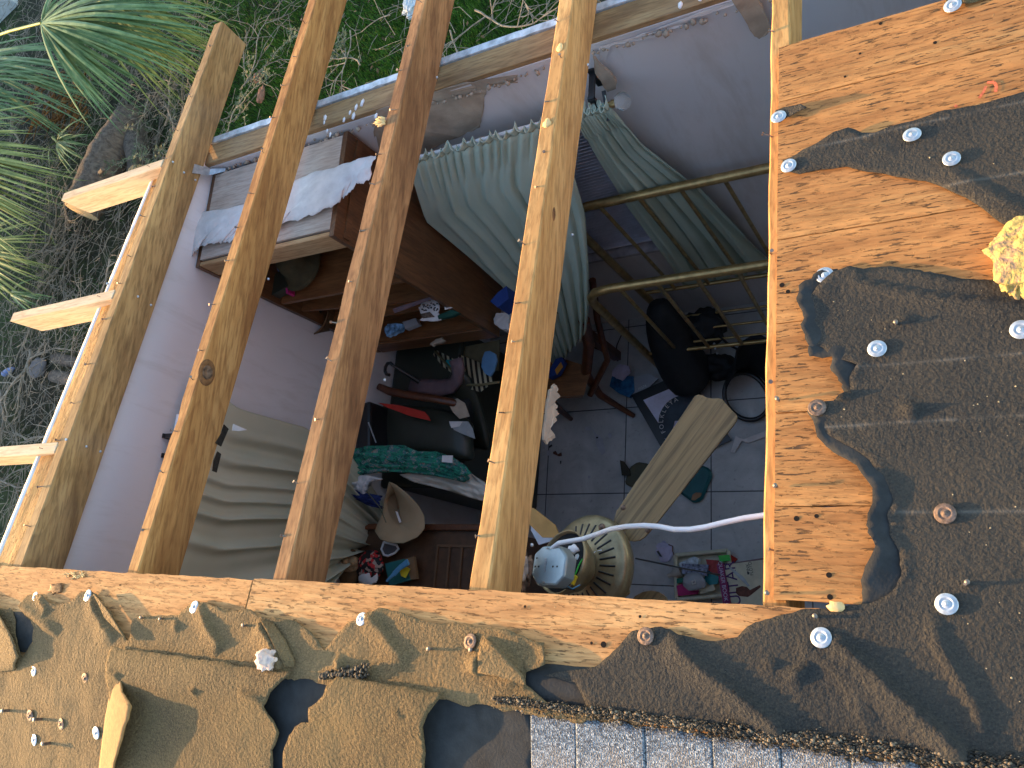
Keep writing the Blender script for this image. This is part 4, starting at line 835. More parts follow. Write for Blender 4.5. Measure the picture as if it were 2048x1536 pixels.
litter('crumpled_wrapper', 'crumpled beige wrapper on the lowest rail of the bookcase', 'wrapper', [(862, 690), (874, 680), (886, 676), (893, 682), (880, 688), (868, 694)], 1.24, M_gyp, .012, jag=.008)
litter('blue_carton', 'blue cardboard carton corner beside the bookcase side panel', 'carton', [(1003, 618), (1018, 600), (1035, 588), (1040, 612), (1018, 630)], 1.35, M_blue, .10)
t = litter('white_carton', 'white torn carton corner below the blue carton beside the bookcase', 'carton', [(1000, 645), (1006, 634), (1030, 634), (1030, 668), (1012, 664), (1001, 655)], 1.15, M_paper, .06, jag=.006)
b = MB(); b.box(Z(985, 600, 1.2), (.01, .01, .01))

# chest below the bookcase with a jumble on it
ch = thing('storage_chest', 'dark olive leather chest below the bookcase, covered with clutter', 'chest', (-2.3, 1.0, 0))
MB().box((-2.57, 1.02, .47), (.43, .84, .92), rotz(-.01)).build('chest_body', M_darkolive, ch, bevel=.02)
MB().box((-2.57, 1.02, .955), (.45, .87, .04), rotz(-.01)).build('chest_lid', M_darkolive, ch, bevel=.02)
t = litter('cardboard_sheet', 'olive cardboard panel standing under the lowest bookcase rail', 'cardboard', [(872, 705), (1000, 680), (998, 742), (965, 745), (925, 735), (895, 725)], .93, plain('olive cardboard', (.13, .11, .06), .8), .004)
t = litter('floral_plate', 'round floral printed plate leaning on the jumble', 'plate', [(837, 705), (850, 700), (866, 705), (880, 725), (896, 750), (895, 762), (875, 764), (856, 762), (842, 745), (836, 722)], .96, None, .008, nm='plate')
n = NT('floral print'); c = n.vor(n.obj, 26, out='Color'); M_flor = n.fin(n.ramp(n.sep(c)[0], [(.0, (.30, .24, .17)), (.3, (.42, .36, .28)), (.5, (.08, .12, .10)), (.68, (.50, .20, .14)), (.85, (.5, .47, .42))]), .5)
t.children[0].data.materials.clear(); t.children[0].data.materials.append(M_flor)
n = NT('black and cream stripe'); st = n.math('FRACT', n.math('MULTIPLY', n.math('ADD', n.sep()[0], n.math('MULTIPLY', n.sep()[1], .25)), 33)); M_stripe = n.fin(n.ramp(st, [(.45, (.02, .018, .014)), (.5, (.40, .36, .24))], 'CONSTANT'), .8)
def ribbon(name, label, cat, path, wd, z, mat, nm='band', zs=None, th=.003):
    q = [Z(u, v, z if zs is None else zs[i]) for i, (u, v) in enumerate(path)]; t = thing(name, label, cat, q[0]); P = []
    for i, p in enumerate(q):
        d = (q[min(i + 1, len(q) - 1)] - q[max(i - 1, 0)]).normalized(); s_ = Vector((-d.y, d.x, 0)).normalized() * (wd[i] if hasattr(wd, '__len__') else wd) / 2; P.append([p - s_, p - s_ * .4 + Vector((0, 0, .004)), p + s_ * .4 + Vector((0, 0, .004)), p + s_])
    MB().grid(P).build(nm, mat, t, solid=th); return t
ribbon('striped_bag', 'black and cream striped bag curving across the jumble', 'bag', [(870, 705), (890, 722), (915, 738), (945, 750), (965, 758), (985, 750)], [.06, .13, .15, .15, .14, .08], .97, M_stripe)
litter('teal_tag', 'small teal square tag on the striped bag', 'tag', [(893, 720), (910, 720), (910, 735), (893, 733)], .985, M_teal)
litter('blue_lid', 'light blue oval plastic lid at the right of the jumble', 'lid', [(972, 705), (982, 703), (993, 709), (996, 722), (990, 742), (982, 754), (972, 748), (965, 735), (967, 718)], 1.0, plain('sky blue plastic', (.10, .22, .38), .4), .012)  # loose oval lid of light blue plastic
ribbon('pink_cushion', 'mauve padded roll lying left of the dark chair back', 'cushion', [(822, 772), (850, 775), (880, 777), (905, 772), (915, 758), (917, 735), (912, 718)], [.07, .085, .085, .08, .07, .07, .07], 1.0, M_mauve, 'roll', [.98, .99, 1.0, 1.03, 1.06, 1.10, 1.12], .025)
# armchair
ac = thing('armchair', 'dark olive leather armchair with brown wooden arm in the middle of the room', 'armchair', Z(880, 850, .4))
MB().tube([Z(757, 773, 1.12), Z(780, 783, 1.12), Z(815, 790, 1.12), Z(860, 796, 1.12), Z(905, 805, 1.10), Z(925, 812, 1.06)], [.018, .022, .022, .021, .02, .016], 10, flat=.7).build('arm_rail', M_chair, ac)
q = [Z(920, 735, 1.02), Z(945, 752, .98), Z(962, 800, .90), Z(975, 850, .84), Z(985, 905, .80)]; q2 = [Z(905, 760, .98), Z(903, 790, .93), Z(900, 830, .82), Z(915, 870, .70), Z(930, 900, .62)]
P = [[q2[i].lerp(q[i], j / 6) + Vector((0, 0, .05 * math.sin(math.pi * j / 6))) for j in range(7)] for i in range(5)]; MB().grid(P).build('backrest', M_darkolive, ac, solid=.05, sub=1)
P = [[Z(u, v, 1.0) + Vector((0, 0, .02 * math.sin(math.pi * i / 4))) for u, v in zip((760, 830, 900, 950), (808 + 25 * i, 812 + 25 * i, 822 + 24 * i, 840 + 22 * i))] for i in range(5)]; MB().grid(P).build('seat_cushion', M_darkolive, ac, solid=.12, sub=2)
MB().box(Z(860, 860, .90), (.50, .42, .12), rotz(-.2)).build('seat_box', M_black, ac, bevel=.03)
ribbon('olive_strap', 'thin olive strap curving down right of the dark armchair', 'strap', [(870, 702), (930, 770), (962, 770), (1000, 764)], .012, .99, plain('olive strap', (.16, .14, .07), .6))
t = thing('umbrella', 'black umbrella with hooked handle leaning on the gable wall', 'umbrella', Z(830, 762, 1.0)); b = MB()
b.tube([Z(786, 731, 1.20), Z(810, 746, 1.15), Z(838, 764, 1.08)], [.006, .009, .013], 8); b.build('shaft', M_blackg, t)
b = MB(); b.tube([Z(786, 731, 1.20), Z(781, 726, 1.21), Z(775, 727, 1.21), Z(771, 734, 1.20), Z(770, 742, 1.19), Z(773, 749, 1.18), Z(779, 750, 1.18)], .009, 8); b.build('handle', M_blackg, t)
litter('red_folder', 'long red folder edge lying across the dark seat', 'folder', [(757, 806), (800, 811), (850, 824), (858, 833), (862, 842), (820, 832), (775, 815)], 1.13, M_red, .006)
litter('tan_card', 'tan cardboard piece on the right of the dark armchair', 'cardboard', [(897, 808), (915, 797), (930, 806), (940, 833), (920, 838), (908, 826)], 1.09, M_gyp, .004)
t = litter('grey_magazine', 'grey printed magazine page on the edge of the dark armchair', 'magazine', [(899, 843), (925, 843), (937, 843), (946, 857), (951, 878), (925, 868), (902, 857)], 1.07, M_grey, .004)
MB().prism([Z(u, v, 1.076) for u, v in ((899, 843), (925, 843), (920, 853), (903, 856))], (0, 0, .002)).build('white_panel', M_paper, t)
t = thing('black_case', 'black flat case standing at the left of the dark seat', 'case', Z(745, 850, .5)); MB().box(Z(752, 862, 1.10), (.10, .26, .22), rotz(.15)).build('case_body', M_blackg, t, bevel=.015)
b = MB(); b.tube([Z(737, 845, 1.215), Z(752, 885, 1.215)], .004, 6); b.build('silver_trim', M_galv, t)

# clothes and hat over a drawer front
def cloth(name, label, cat, top, bot, z, mat, amp=.02, nm='cloth', nx=40, ny=14, seed=0, zb=None):
    t = thing(name, label, cat, Z(*top[0], z)); P = []
    for i in range(nx + 1):
        f = i / nx; a, c = Z(*pl(top, f), z), Z(*pl(bot, f), zb if zb is not None else z); P.append([a.lerp(c, j / ny) + Vector((0, 0, amp * (math.sin(math.pi * j / ny) * 1.2 + 1.1 * noise.noise(Vector((f * 5, j * .55, seed))) + .8 * noise.noise(Vector((f * 16, j * .8, seed + 5)))))) for j in range(ny + 1)])
    MB().grid(P).build(nm, mat, t, solid=.004); return t
cloth('white_trousers', 'off white trousers under the green paisley shirt', 'trousers', [(800, 948), (850, 940), (895, 930), (935, 942), (965, 962), (1000, 985)], [(830, 965), (860, 972), (900, 982), (940, 995), (965, 1002), (1000, 1022)], 1.16, cloth_mat('off white cotton', (.42, .39, .33), (.54, .5, .43)), .022, seed=2)
cloth('paisley_shirt', 'green paisley patterned shirt draped over the dark seat', 'shirt', [(700, 897), (760, 890), (812, 892), (835, 903), (872, 903), (905, 915), (935, 933), (944, 948)], [(700, 958), (730, 948), (770, 944), (820, 945), (860, 950), (900, 958), (925, 963), (940, 956)], 1.22, paisley_mat(), .026, seed=4, nx=70, ny=20)
litter('white_tag', 'small white paper tag lying at the tip of the paisley shirt', 'tag', [(885, 911), (906, 911), (905, 926), (884, 924)], 1.28, M_paper, .002)
cloth('striped_cloth', 'crumpled white cloth at the left under the paisley shirt', 'cloth', [(715, 950), (735, 950), (765, 958)], [(708, 985), (728, 990), (742, 966)], 1.22, M_net, .02, seed=8)
cloth('blue_cloth', 'dark blue printed cloth behind the straw hat', 'cloth', [(700, 975), (725, 985), (765, 992)], [(700, 992), (735, 1010), (765, 1018)], 1.22, plain('dark blue print', (.01, .02, .09), .8, vary=.8, scale=30), .02, seed=9)
dr = thing('dresser', 'dark brown wooden dresser with panelled door below the straw hat', 'dresser', (-2.38, .10, 0))
pc = Vector((-2.38, .08, 1.13)); Md = rotz(.0)
MB().box(pc + Vector((0, 0, -.575)), (.80, .56, 1.11)).build('carcass', plain('dark dresser wood', (.075, .035, .016), .45, vary=.35, spec=.5), dr)
MB().box(pc + Vector((0, .285, -.01)), (.82, .03, .03)).build('top_edge', M_chair, dr, bevel=.006)
b = MB()
for k in range(4): b.box(pc + Vector((.10 + .07 * k, 0, -.015)), (.010, .40, .012))
for k in range(2): b.box(pc + Vector((.205, -.2 + .4 * k, -.0155)), (.22, .012, .010))
b.build('door_moulding', plain('dresser moulding', (.12, .06, .028), .4, spec=.5), dr)
ht = thing('straw_hat', 'wide brimmed tan hat lying brim up below the paisley shirt', 'hat', Z(800, 1030, 1.2)); cx = Z(803, 1028, 1.2)
P = []
brim = [(786, 966), (800, 972), (818, 988), (832, 1008), (840, 1030), (841, 1055), (832, 1074), (812, 1087), (790, 1087), (768, 1080), (750, 1062), (749, 1045), (757, 1022), (762, 1000), (775, 985)]
inn = [(790, 985), (793, 992), (798, 1003), (799, 1015), (800, 1028), (801, 1042), (800, 1047), (798, 1048), (792, 1046), (785, 1040), (780, 1032), (776, 1022), (774, 1010), (775, 1000), (781, 990)]
n_ = len(brim)
def ring(pts, z, m=60): return [Z(*[(pts[int(k / m * n_)][c] * (1 - (k / m * n_) % 1) + pts[(int(k / m * n_) + 1) % n_][c] * ((k / m * n_) % 1)) for c in (0, 1)], z) for k in range(m)]
ra, rb_, rc = ring(brim, 1.22), ring(inn, 1.175), ring(inn, 1.15)
for k in range(60): ra[k].z += .035 * math.sin(k / 60 * 4 * math.pi + 1)
rows = [ra, [p.lerp(q_, .5) - Vector((0, 0, .006)) for p, q_ in zip(ra, rb_)], rb_, rc, [p.lerp(sum(rc, Vector()) / 60, .9) - Vector((0, 0, .03)) for p in rc]]
rows = [r + [r[0]] for r in rows]; MB().grid(rows).build('brim_and_crown', M_hat, ht, solid=.004)
MB().prism([Z(u, v, 1.19) for u, v in ((791, 1022), (796, 1024), (803, 1044), (799, 1046))], (0, 0, .002)).build('size_tag', M_paper, ht)
MB().tube([Z(735, 985, 1.25), Z(760, 1015, 1.25), Z(772, 1045, 1.25)], .003, 6).build('chin_cord', M_olive, ht)
t = thing('mesh_cup', 'white rimmed mesh cup below the brim of the tan hat', 'cup', Z(780, 1098, 1.14)); b = MB(); q = [Z(u, v, 1.15) for u, v in ((768, 1084), (793, 1090), (797, 1098), (790, 1106), (776, 1112), (768, 1110), (763, 1098), (768, 1084))]; b.tube(q, .006, 8); b.build('rim', M_white, t)
MB().prism(q[:-1], (0, 0, -.01)).build('net', plain('grey net', (.10, .10, .11), .9), t)
t = thing('plush_toy', 'small tan plush toy behind the ridge board beside the patterned pouch', 'plush toy', Z(700, 1130, 1.160)); b = MB(); b.lump(Z(700, 1128, 1.210), .05, 3, .15, 5, (1.2, .8, .7)); b.lump(Z(692, 1122, 1.240), .022, 2, .1, 5); b.lump(Z(708, 1124, 1.240), .02, 2, .1, 5); b.build('plush_body', plain('tan plush', (.32, .21, .11), .9, vary=.3, bump=.3, scale=80), t)
MB().lump(Z(700, 1140, 1.180), .07, 3, .2, 5, (.9, 1.3, .6)).build('plush_hair', plain('brown plush', (.09, .05, .02), .9, vary=.4), t)
t = thing('printed_pouch', 'black pouch with red pattern among the small items below the hat', 'pouch', Z(738, 1130, 1.160))
n = NT('red black pattern'); M_rb = n.fin(n.ramp(n.sep(n.vor(n.obj, 70, out='Color'))[0], [(.45, (.012, .01, .01)), (.5, (.42, .02, .02)), (.75, (.30, .22, .18))], 'CONSTANT'), .6)
MB().lump(Z(740, 1132, 1.190), .075, 3, .15, 5, (1.1, 1.0, .5)).build('pouch', M_rb, t)
t = thing('white_tissue', 'crumpled white tissue beside the patterned pouch', 'tissue', Z(738, 1150, 1.160)); MB().lump(Z(736, 1152, 1.200), .045, 3, .4, 12, (1.3, 1, .5)).build('tissue', M_net, t)
t = thing('teal_book', 'teal and tan book cover lying flat below the hat', 'book', Z(800, 1135, 1.160)); MB().prism([Z(u, v, 1.15) for u, v in ((775, 1128), (815, 1118), (826, 1160), (784, 1172))], (0, 0, .02)).build('cover', plain('teal cover', (.02, .13, .13), .5), t)
MB().prism([Z(u, v, 1.1505) for u, v in ((815.5, 1118), (832, 1114), (838, 1158), (826.5, 1160))], (0, 0, .0195)).build('spine', plain('tan spine', (.20, .12, .06), .6), t)
t = thing('blue_scraper', 'light blue plastic tool lying on the teal book', 'tool', Z(800, 1135, 1.210)); MB().tube([Z(788, 1148, 1.220), Z(800, 1135, 1.225), Z(816, 1124, 1.230)], [.014, .013, .016], 10, flat=.5).build('tool_handle', M_cyan, t); MB().tube([Z(774, 1162, 1.215), Z(788, 1148, 1.220)], [.006, .010], 8).build('tool_tip', M_cyan, t)
litter('yellow_tag', 'bright yellow square tag beside the blue tool on the teal book', 'tag', [(800, 1142), (814, 1134), (821, 1138), (812, 1156), (803, 1152)], 1.19, M_yel, .004)
litter('brown_leaflet', 'reddish brown leaflet at the foot of the dark rafter', 'leaflet', [(672, 1135), (692, 1150), (680, 1175), (660, 1175)], 1.15, M_gyp, .003)

# ------------------------------------------------------------------ bed
bed = thing('brass_bed', 'brass bed frame with tall headboard and curved footboard near the curtains', 'bed', (-.9, 1.55, 0))
def bedframe(y, zt, zl, xl, xr, r, rb2, nb, lean=0, post=True):
    p = lambda x, z: Vector((x - lean * (zt - z), y, z)); c = .13
    MB().tube([p(xl, .03), p(xl, zt - c), p(xl + c * .12, zt - c * .5), p(xl + c * .4, zt - c * .15), p(xl + c, zt), p(xr - c, zt), p(xr - c * .4, zt - c * .15), p(xr - c * .12, zt - c * .5), p(xr, zt - c), p(xr, .03)], r, 12).build('frame_tube', M_brass, bed)
    MB().tube([p(xl, zl), p(xr, zl)], rb2 * 1.15, 10).build('cross_rail', M_brass, bed)
    for k in range(nb):
        x = xl + (xr - xl) * (k + 1) / (nb + 1); MB().tube([p(x, zt), p(x, zl)], rb2, 8).build('bar', M_brass, bed)
hb = Y(1535, 345, 1.665); bedframe(1.665, 1.54, .57, -1.49, .10, .020, .009, 8)
bedframe(1.40, 1.265, .36, -1.50, .05, .021, .0095, 8, .05)
for x in (-1.44, .02): MB().box((x, 1.53, .33), (.035, .26, .03)).build('side_rail', M_brass, bed)
for k, y in enumerate((1.60, 1.52, 1.45)): MB().tube([(-1.42, y, .33), (.0, y, .33)], .007, 8).build('slat', M_brass, bed)
# ------------------------------------------------------------------ small wooden chair / stand
c1 = thing('wooden_chair', 'dark red wooden chair with a curved leg beside the green curtain', 'chair', Z(1200, 780, 0))
MB().tube([Z(1168, 640, .9), Z(1178, 690, .62), Z(1172, 750, .40), Z(1200, 790, .20), Z(1235, 812, .08), Z(1268, 832, .01)], [.03, .032, .03, .022, .018, .014], 10).build('leg', M_chair, c1)
MB().tube([Z(1100, 800, .40), Z(1120, 820, .18), Z(1142, 838, .01)], [.022, .02, .014], 10).build('leg', M_chair, c1)
MB().hexa([Z(1060, 700, .40), Z(1180, 740, .40), Z(1165, 795, .40), Z(1060, 800, .40)], [Z(1060, 697, .44), Z(1183, 735, .44), Z(1168, 790, .44), Z(1060, 797, .44)]).build('seat', M_casex, c1)
MB().box((-1.80, 1.47, .62), (.045, .05, .9)).build('back_post', M_chair, c1)
MB().tube([Z(1185, 560, .98), Z(1195, 640, .70), Z(1215, 720, .45), Z(1180, 790, .30)], .018, 8).build('back_post', M_chair, c1)
t = litter('blue_box', 'blue and orange cardboard box on the chair seat, half behind the pale rafter', 'box', [(1105, 745), (1118, 722), (1130, 718), (1135, 728), (1122, 752), (1105, 760)], .48, M_blue, .04)
MB().prism([Z(u, v, .522) for u, v in ((1110, 740), (1122, 724), (1126, 734), (1114, 750))], (0, 0, .002)).build('orange_print', plain('orange print', (.5, .2, .03), .5), t)
t = thing('gypsum_shreds', 'ragged beige drywall shreds stuck along the side of the pale rafter', 'drywall shreds', X(1105, 800, RX[3] + RW[3])); xq = RX[3] + RW[3] + .002
MB().prism(jagpoly(poly([(1106, 768), (1111, 775), (1109, 785), (1117, 793), (1110, 799), (1106, 806), (1112, 812), (1107, 818), (1115, 828), (1106, 834), (1110, 841), (1101, 848), (1097, 856), (1103, 866), (1107, 876), (1096, 882), (1091, 889), (1084, 880), (1090, 820), (1096, 780)], X, xq), 3, .005), (.006, 0, 0)).build('shred', M_gyp, t)
# black bag, hoop, poster, packets
bg = thing('black_bag', 'big black padded bag lying against the brass bed frame', 'bag', Z(1360, 700, 0)); b = MB()
spine = [(1318, 612), (1330, 645), (1345, 690), (1365, 735), (1390, 770)]; q = [Z(u, v, z) for (u, v), z in zip(spine, (.55, .45, .32, .22, .14))]
b.tube([q[0] + (q[0] - q[1]) * .25] + q + [q[-1] + (q[-1] - q[-2]) * .3], [.03, .075, .10, .12, .135, .13, .05], 18, wob=.25); b.build('bag_body', M_black, bg, sub=1)
MB().lump(Z(1405, 655, .28), .11, 4, .3, 4, (1.1, .9, .9)).build('side_pocket', M_black, bg); MB().lump(Z(1425, 735, .12), .10, 4, .3, 4, (1.2, .7, .8)).build('side_pocket', M_black, bg)
MB().tube([Z(1435, 670, .40), Z(1462, 692, .30), Z(1490, 706, .2), Z(1500, 720, .12)], .006, 6).build('strap', M_black, bg); b = MB(); [b.lump(Z(1428 + k, 688 + 3 * k, .36), .009, 1, .4, 9) for k in (0, 3, 6)]; b.build('buckle', M_galv, bg)
hp = thing('lamp_shade', 'black round lamp shade ring with torn black fabric at the deck edge', 'lamp shade', Z(1495, 797, .05))
q = [Z(1493 + 44 * math.cos(a) * (1 + .02 * math.sin(3 * a)) + 8 * math.sin(a), 793 + 47 * math.sin(a), .06 - .03 * math.sin(a)) for a in np.linspace(0, 2 * math.pi, 41)]
MB().tube(q, .013, 8).build('rim', M_blackg, hp)
P = [[Z(*p_, .06).lerp(Z(p_[0] + 22, p_[1] - 75, .34), k / 6) + Vector((0, 0, .02 * math.sin(k))) for k in range(7)] for p_ in ((1449, 800), (1450, 775), (1462, 757), (1480, 746), (1500, 745), (1522, 755), (1540, 775))]
MB().grid(P).build('fabric', M_black, hp, solid=.004)
po = thing('framed_print', 'black framed print with a round dark picture ringed by letters, on the floor', 'framed print', Z(1340, 800, .03))
A, B, C_, D = Z(1262, 790, .06), Z(1372, 742, .06), Z(1462, 880, .03), Z(1345, 935, .03); ex = (B - A).normalized(); ez = ex.cross((A - D).normalized()) ; ey = ez.cross(ex)
MB().hexa([p - ez * .012 for p in (A, B, C_, D)], [p for p in (A, B, C_, D)]).build('frame', M_blackg, po)
o0 = A + ex * .06 - ey * .06; o1 = B - ex * .06 - ey * .06; o2 = C_ - ex * .06 + ey * .06; o3 = D + ex * .06 + ey * .06
MB().prism([o0, o1, o2, o3], ez * .003).build('print_paper', plain('print paper', (.62, .60, .74), .5), po)
cc = (o0 + o2) * .5 + ez * .004 - ey * .035 + ex * .02; M_ink = plain('dark blue ink', (.028, .040, .055), .4, vary=.5, scale=9)
Mo = Matrix.Translation(cc) @ Matrix((ex, ey, ez)).transposed().to_4x4(); MB().lathe([(0, .0012), (.150, .0012), (.150, 0)], 48, Mo, smooth=False).build('round_picture', M_ink, po)
MB().prism([cc + ex * a + ey * c + ez * .0014 for a, c in ((-.08, -.03), (-.05, .02), (0, .0), (.03, -.05), (-.02, -.10), (-.07, -.08))], ez * .0006).build('pale_figure', M_lav, po)
MB().prism([cc + ex * a + ey * c + ez * .0014 for a, c in ((-.14, -.05), (-.11, -.12), (-.03, -.155), (-.05, -.13), (-.10, -.10))], ez * .0006).build('pale_swirl', M_lav, po)
def text(body, name, size, mat, parent, Mx, ext=.0004):
    cu = bpy.data.curves.new(name, 'FONT'); cu.body = body; cu.size = size; cu.extrude = ext; cu.align_x = 'CENTER'; cu.align_y = 'CENTER'
    o = bpy.data.objects.new(name + '_tmp', cu); COL.objects.link(o); dg = bpy.context.evaluated_depsgraph_get(); me = bpy.data.meshes.new_from_object(o.evaluated_get(dg)); bpy.data.objects.remove(o)
    me.transform(Mx); me.name = name; base = Vector(); q = parent
    while q: base += q.location; q = q.parent
    me.transform(Matrix.Translation(-base)); o = bpy.data.objects.new(name, me); COL.objects.link(o); o.parent = parent; me.materials.clear(); me.materials.append(mat); return o
for k, chr_ in enumerate('FOLKLEYA'):
    a = rad(186 - k * 13.5); text(chr_, 'letter', .036, M_paper, po, Mo @ Matrix.Translation((math.cos(a) * .133, math.sin(a) * .133, .0022)) @ Matrix.Rotation(a - math.pi / 2, 4, 'Z'))
t = litter('blue_packet', 'blue packet with printed cards on the floor left of the black bag', 'packet', [(1223, 775), (1228, 755), (1270, 755), (1272, 785), (1262, 797), (1240, 788)], .03, plain('blue packet print', (.02, .10, .22), .4, vary=.8, scale=20), .03)
t = litter('clear_packet', 'clear plastic packet with small printing between the blue packet and framed print', 'packet', [(1262, 758), (1300, 748), (1318, 758), (1290, 785), (1268, 795)], .04, M_clear, .012)
text('10574', 'printing', .022, M_paper, t, Matrix.Translation(Z(1284, 775, .054)) @ Matrix.Rotation(rad(20), 4, 'Z'))
litter('lilac_card', 'crumpled lilac card behind the blue packet', 'card', [(1225, 740), (1240, 728), (1258, 732), (1262, 745), (1245, 762), (1224, 752)], .07, M_lav, .004, jag=.006)
t = thing('black_cable', 'black cord looping on the floor left of the black bag', 'cable', Z(1220, 690, 0)); MB().tube([Z(1175, 690, .01), Z(1205, 702, .01), Z(1228, 712, .01), Z(1236, 722, .01), Z(1230, 716, .01), Z(1234, 690, .01), Z(1245, 665, .01)], .004, 6).build('cord', M_blackg, t)
t = thing('black_cable', 'thin black cord across the floor from behind the fan motor to the craft tray', 'cable', Z(1300, 1120, .3)); MB().tube([Z(1272, 1117, 1.5), Z(1330, 1129, 1.2), Z(1372, 1138, .9), Z(1440, 1150, .45)], .0035, 6).build('cord', M_blackg, t)

# ------------------------------------------------------------------ ceiling fan hanging by its cable
zf = 2.12; fan = thing('ceiling_fan', 'torn down ceiling fan with gold motor housing and one long oak blade', 'ceiling fan', Z(1180, 1130, zf)); fc = Z(1172, 1136, zf)
tilt = Vector((0, 0, 1)).rotation_difference(Vector((-.30, .12, 1)).normalized()).to_matrix().to_4x4(); Mf = Matrix.Translation(fc) @ tilt
MB().lathe([(.0, -.07), (.10, -.068), (.145, -.04), (.158, -.012), (.156, .004), (.146, .014), (.125, .019), (.075, .034), (.062, .036), (.058, .034), (.054, .02), (.02, .02), (0, .02)], 56, Mf).build('motor_housing', M_fan, fan)
b = MB()
for k in range(30):
    a = 2 * math.pi * k / 30; p0 = Mf @ Vector((math.cos(a) * .080, math.sin(a) * .080, .0333)); p1 = Mf @ Vector((math.cos(a) * .126, math.sin(a) * .126, .0196)); b.tube([p0, p1], .0030, 6, flat=.5)
stuff(b.build('vent_slots', M_blackg, fan))
MB().lathe([(.0, .02), (.045, .02), (.040, .05), (.022, .06), (.014, .11), (0, .11)], 24, Mf).build('motor_neck', plain('brown stained metal', (.16, .10, .055), .4, .4, vary=.5), fan)
cp = Z(1130, 1126, 2.26); Mc = Matrix.Translation(cp) @ Vector((0, 0, 1)).rotation_difference(Vector((-.42, .25, 1)).normalized()).to_matrix().to_4x4()
Mc = Mc @ Matrix.Scale(1.2, 4); MB().lathe([(.028, -.07), (.055, -.045), (.072, -.01), (.076, .012), (.073, .012), (.068, -.01), (.05, -.04), (.02, -.062), (0, -.064)], 36, Mc).build('canopy', M_fan, fan)
MB().lathe([(.0, .000), (.070, .004), (.070, -.004), (0, -.006)], 30, Mc).build('canopy_inside', M_black, fan)
for (u, v, z) in ((1203, 1054, 2.15), (1153 + 0, 0, 0)):
    if v: b = MB(); b.lathe([(0, .004), (.009, .003), (.011, -.002)], 12, Matrix.Translation(Z(u, v, z))); b.build('housing_screw', M_rust, fan)
b = MB(); b.lathe([(0, .004), (.010, .003), (.012, -.002)], 12, Matrix.Translation(Z(1252, 1183, 2.12))); b.build('housing_screw', M_fan, fan)
st_ = [Z(u, v, zf + .045) for u, v in ((1188, 1104), (1203, 1099), (1212, 1122), (1198, 1128))]; MB().prism(st_, (0, 0, .0008)).build('rating_label', plain('label paper', (.60, .64, .68), .5, vary=.3, scale=120), fan)
MB().prism([Z(u, v, zf + .05) for u, v in ((1192, 1148), (1217, 1150), (1212, 1164), (1206, 1180), (1188, 1184), (1180, 1170))], (0, 0, .0008)).build('yellow_label', plain('olive label', (.27, .27, .12), .5, vary=.3), fan)
MB().lump(Z(1147, 1098, 2.29), .012, 2, .5, 20, (1.3, 1, .4)).build('paint_fleck', M_white, fan); MB().lump(Z(1155, 1114, 2.28), .007, 2, .5, 20, (1, 1.3, .4)).build('paint_fleck', M_white, fan)
for pts, r_, mt in (([(1128, 1150), (1140, 1162), (1150, 1150), (1158, 1130), (1165, 1118)], .0022, M_green), ([(1130, 1170), (1145, 1178), (1160, 1170)], .0022, M_cyan), ([(1118, 1160), (1130, 1176), (1150, 1180)], .0022, M_blackg), ([(1150, 1165), (1145, 1140), (1140, 1125)], .0022, M_blackg)):
    MB().tube([Z(u, v, 2.33 - .01 * i) for i, (u, v) in enumerate(pts)], r_, 6).build('wire', mt, fan)
MB().tube([Z(1143, 1166, 2.335), Z(1153, 1152, 2.335)], [.010, .005], 8).build('wire_nut', M_yel, fan)
# blades
Bp = [(1390, 791), (1396, 789), (1404, 790), (1414, 795), (1426, 797), (1438, 796), (1445, 799), (1453, 809), (1462, 819), (1471, 827), (1475, 834), (1473, 841), (1467, 850), (1420, 910), (1365, 981), (1309, 1052), (1290, 1074), (1279, 1081), (1268, 1083), (1258, 1082), (1250, 1077), (1240, 1068), (1232, 1058), (1228, 1047), (1228, 1037), (1233, 1022), (1270, 966), (1330, 880)]
bz = 2.10; MB().prism([Z(u, v, bz) for u, v in Bp], (0, 0, -.007)).build('blade', M_oak, fan, bevel=.0015)
for u, v in ((1246, 1015), (1247, 1068), (1295, 1060)): b = MB(); b.lathe([(0, .003), (.006, .003), (.0085, 0)], 12, Matrix.Translation(Z(u, v, bz))); b.build('blade_screw', M_rust, fan)
MB().prism([Z(u, v, 2.02) for u, v in ((1262, 1204), (1270, 1192), (1285, 1184), (1302, 1181), (1318, 1184), (1332, 1194), (1340, 1212), (1330, 1300), (1262, 1300))], (0, 0, -.007)).build('blade', M_oak, fan)
MB().prism([Z(u, v, 1.95) for u, v in ((1050, 1010), (1070, 1018), (1110, 1050), (1120, 1075), (1085, 1075), (1040, 1030))], (0, 0, -.007)).build('blade', plain('orange blade underside', (.42, .24, .07), .5), fan)
litter('white_curved_tray', 'white curved plastic panel behind the fan canopy', 'plastic panel', [(1068, 1020), (1085, 1030), (1108, 1060), (1115, 1080), (1080, 1090), (1064, 1060)], 1.6, plain('pale blue white plastic', (.5, .54, .60), .35), .01)
jb = thing('junction_box', 'grey steel junction box torn from the ceiling above the fan canopy', 'junction box', Z(1100, 1130, 2.40)); jc = Z(1098, 1130, 2.41)
Mj = Vector((0, 0, 1)).rotation_difference(Vector((-.22, .12, 1)).normalized()).to_matrix(); 
oc = [(.056, .022), (.03, .05), (-.03, .05), (-.056, .03), (-.058, -.025), (-.034, -.052), (.03, -.052), (.054, -.03)]
def ocr(s_, z): return [jc + Mj @ Vector((x * s_, y * s_, z)) for x, y in oc]
MB().prism([p for p in ocr(1, -.045)], Mj @ Vector((0, 0, .045))).build('box_body', M_jbox, jb, bevel=.006)
b = MB()
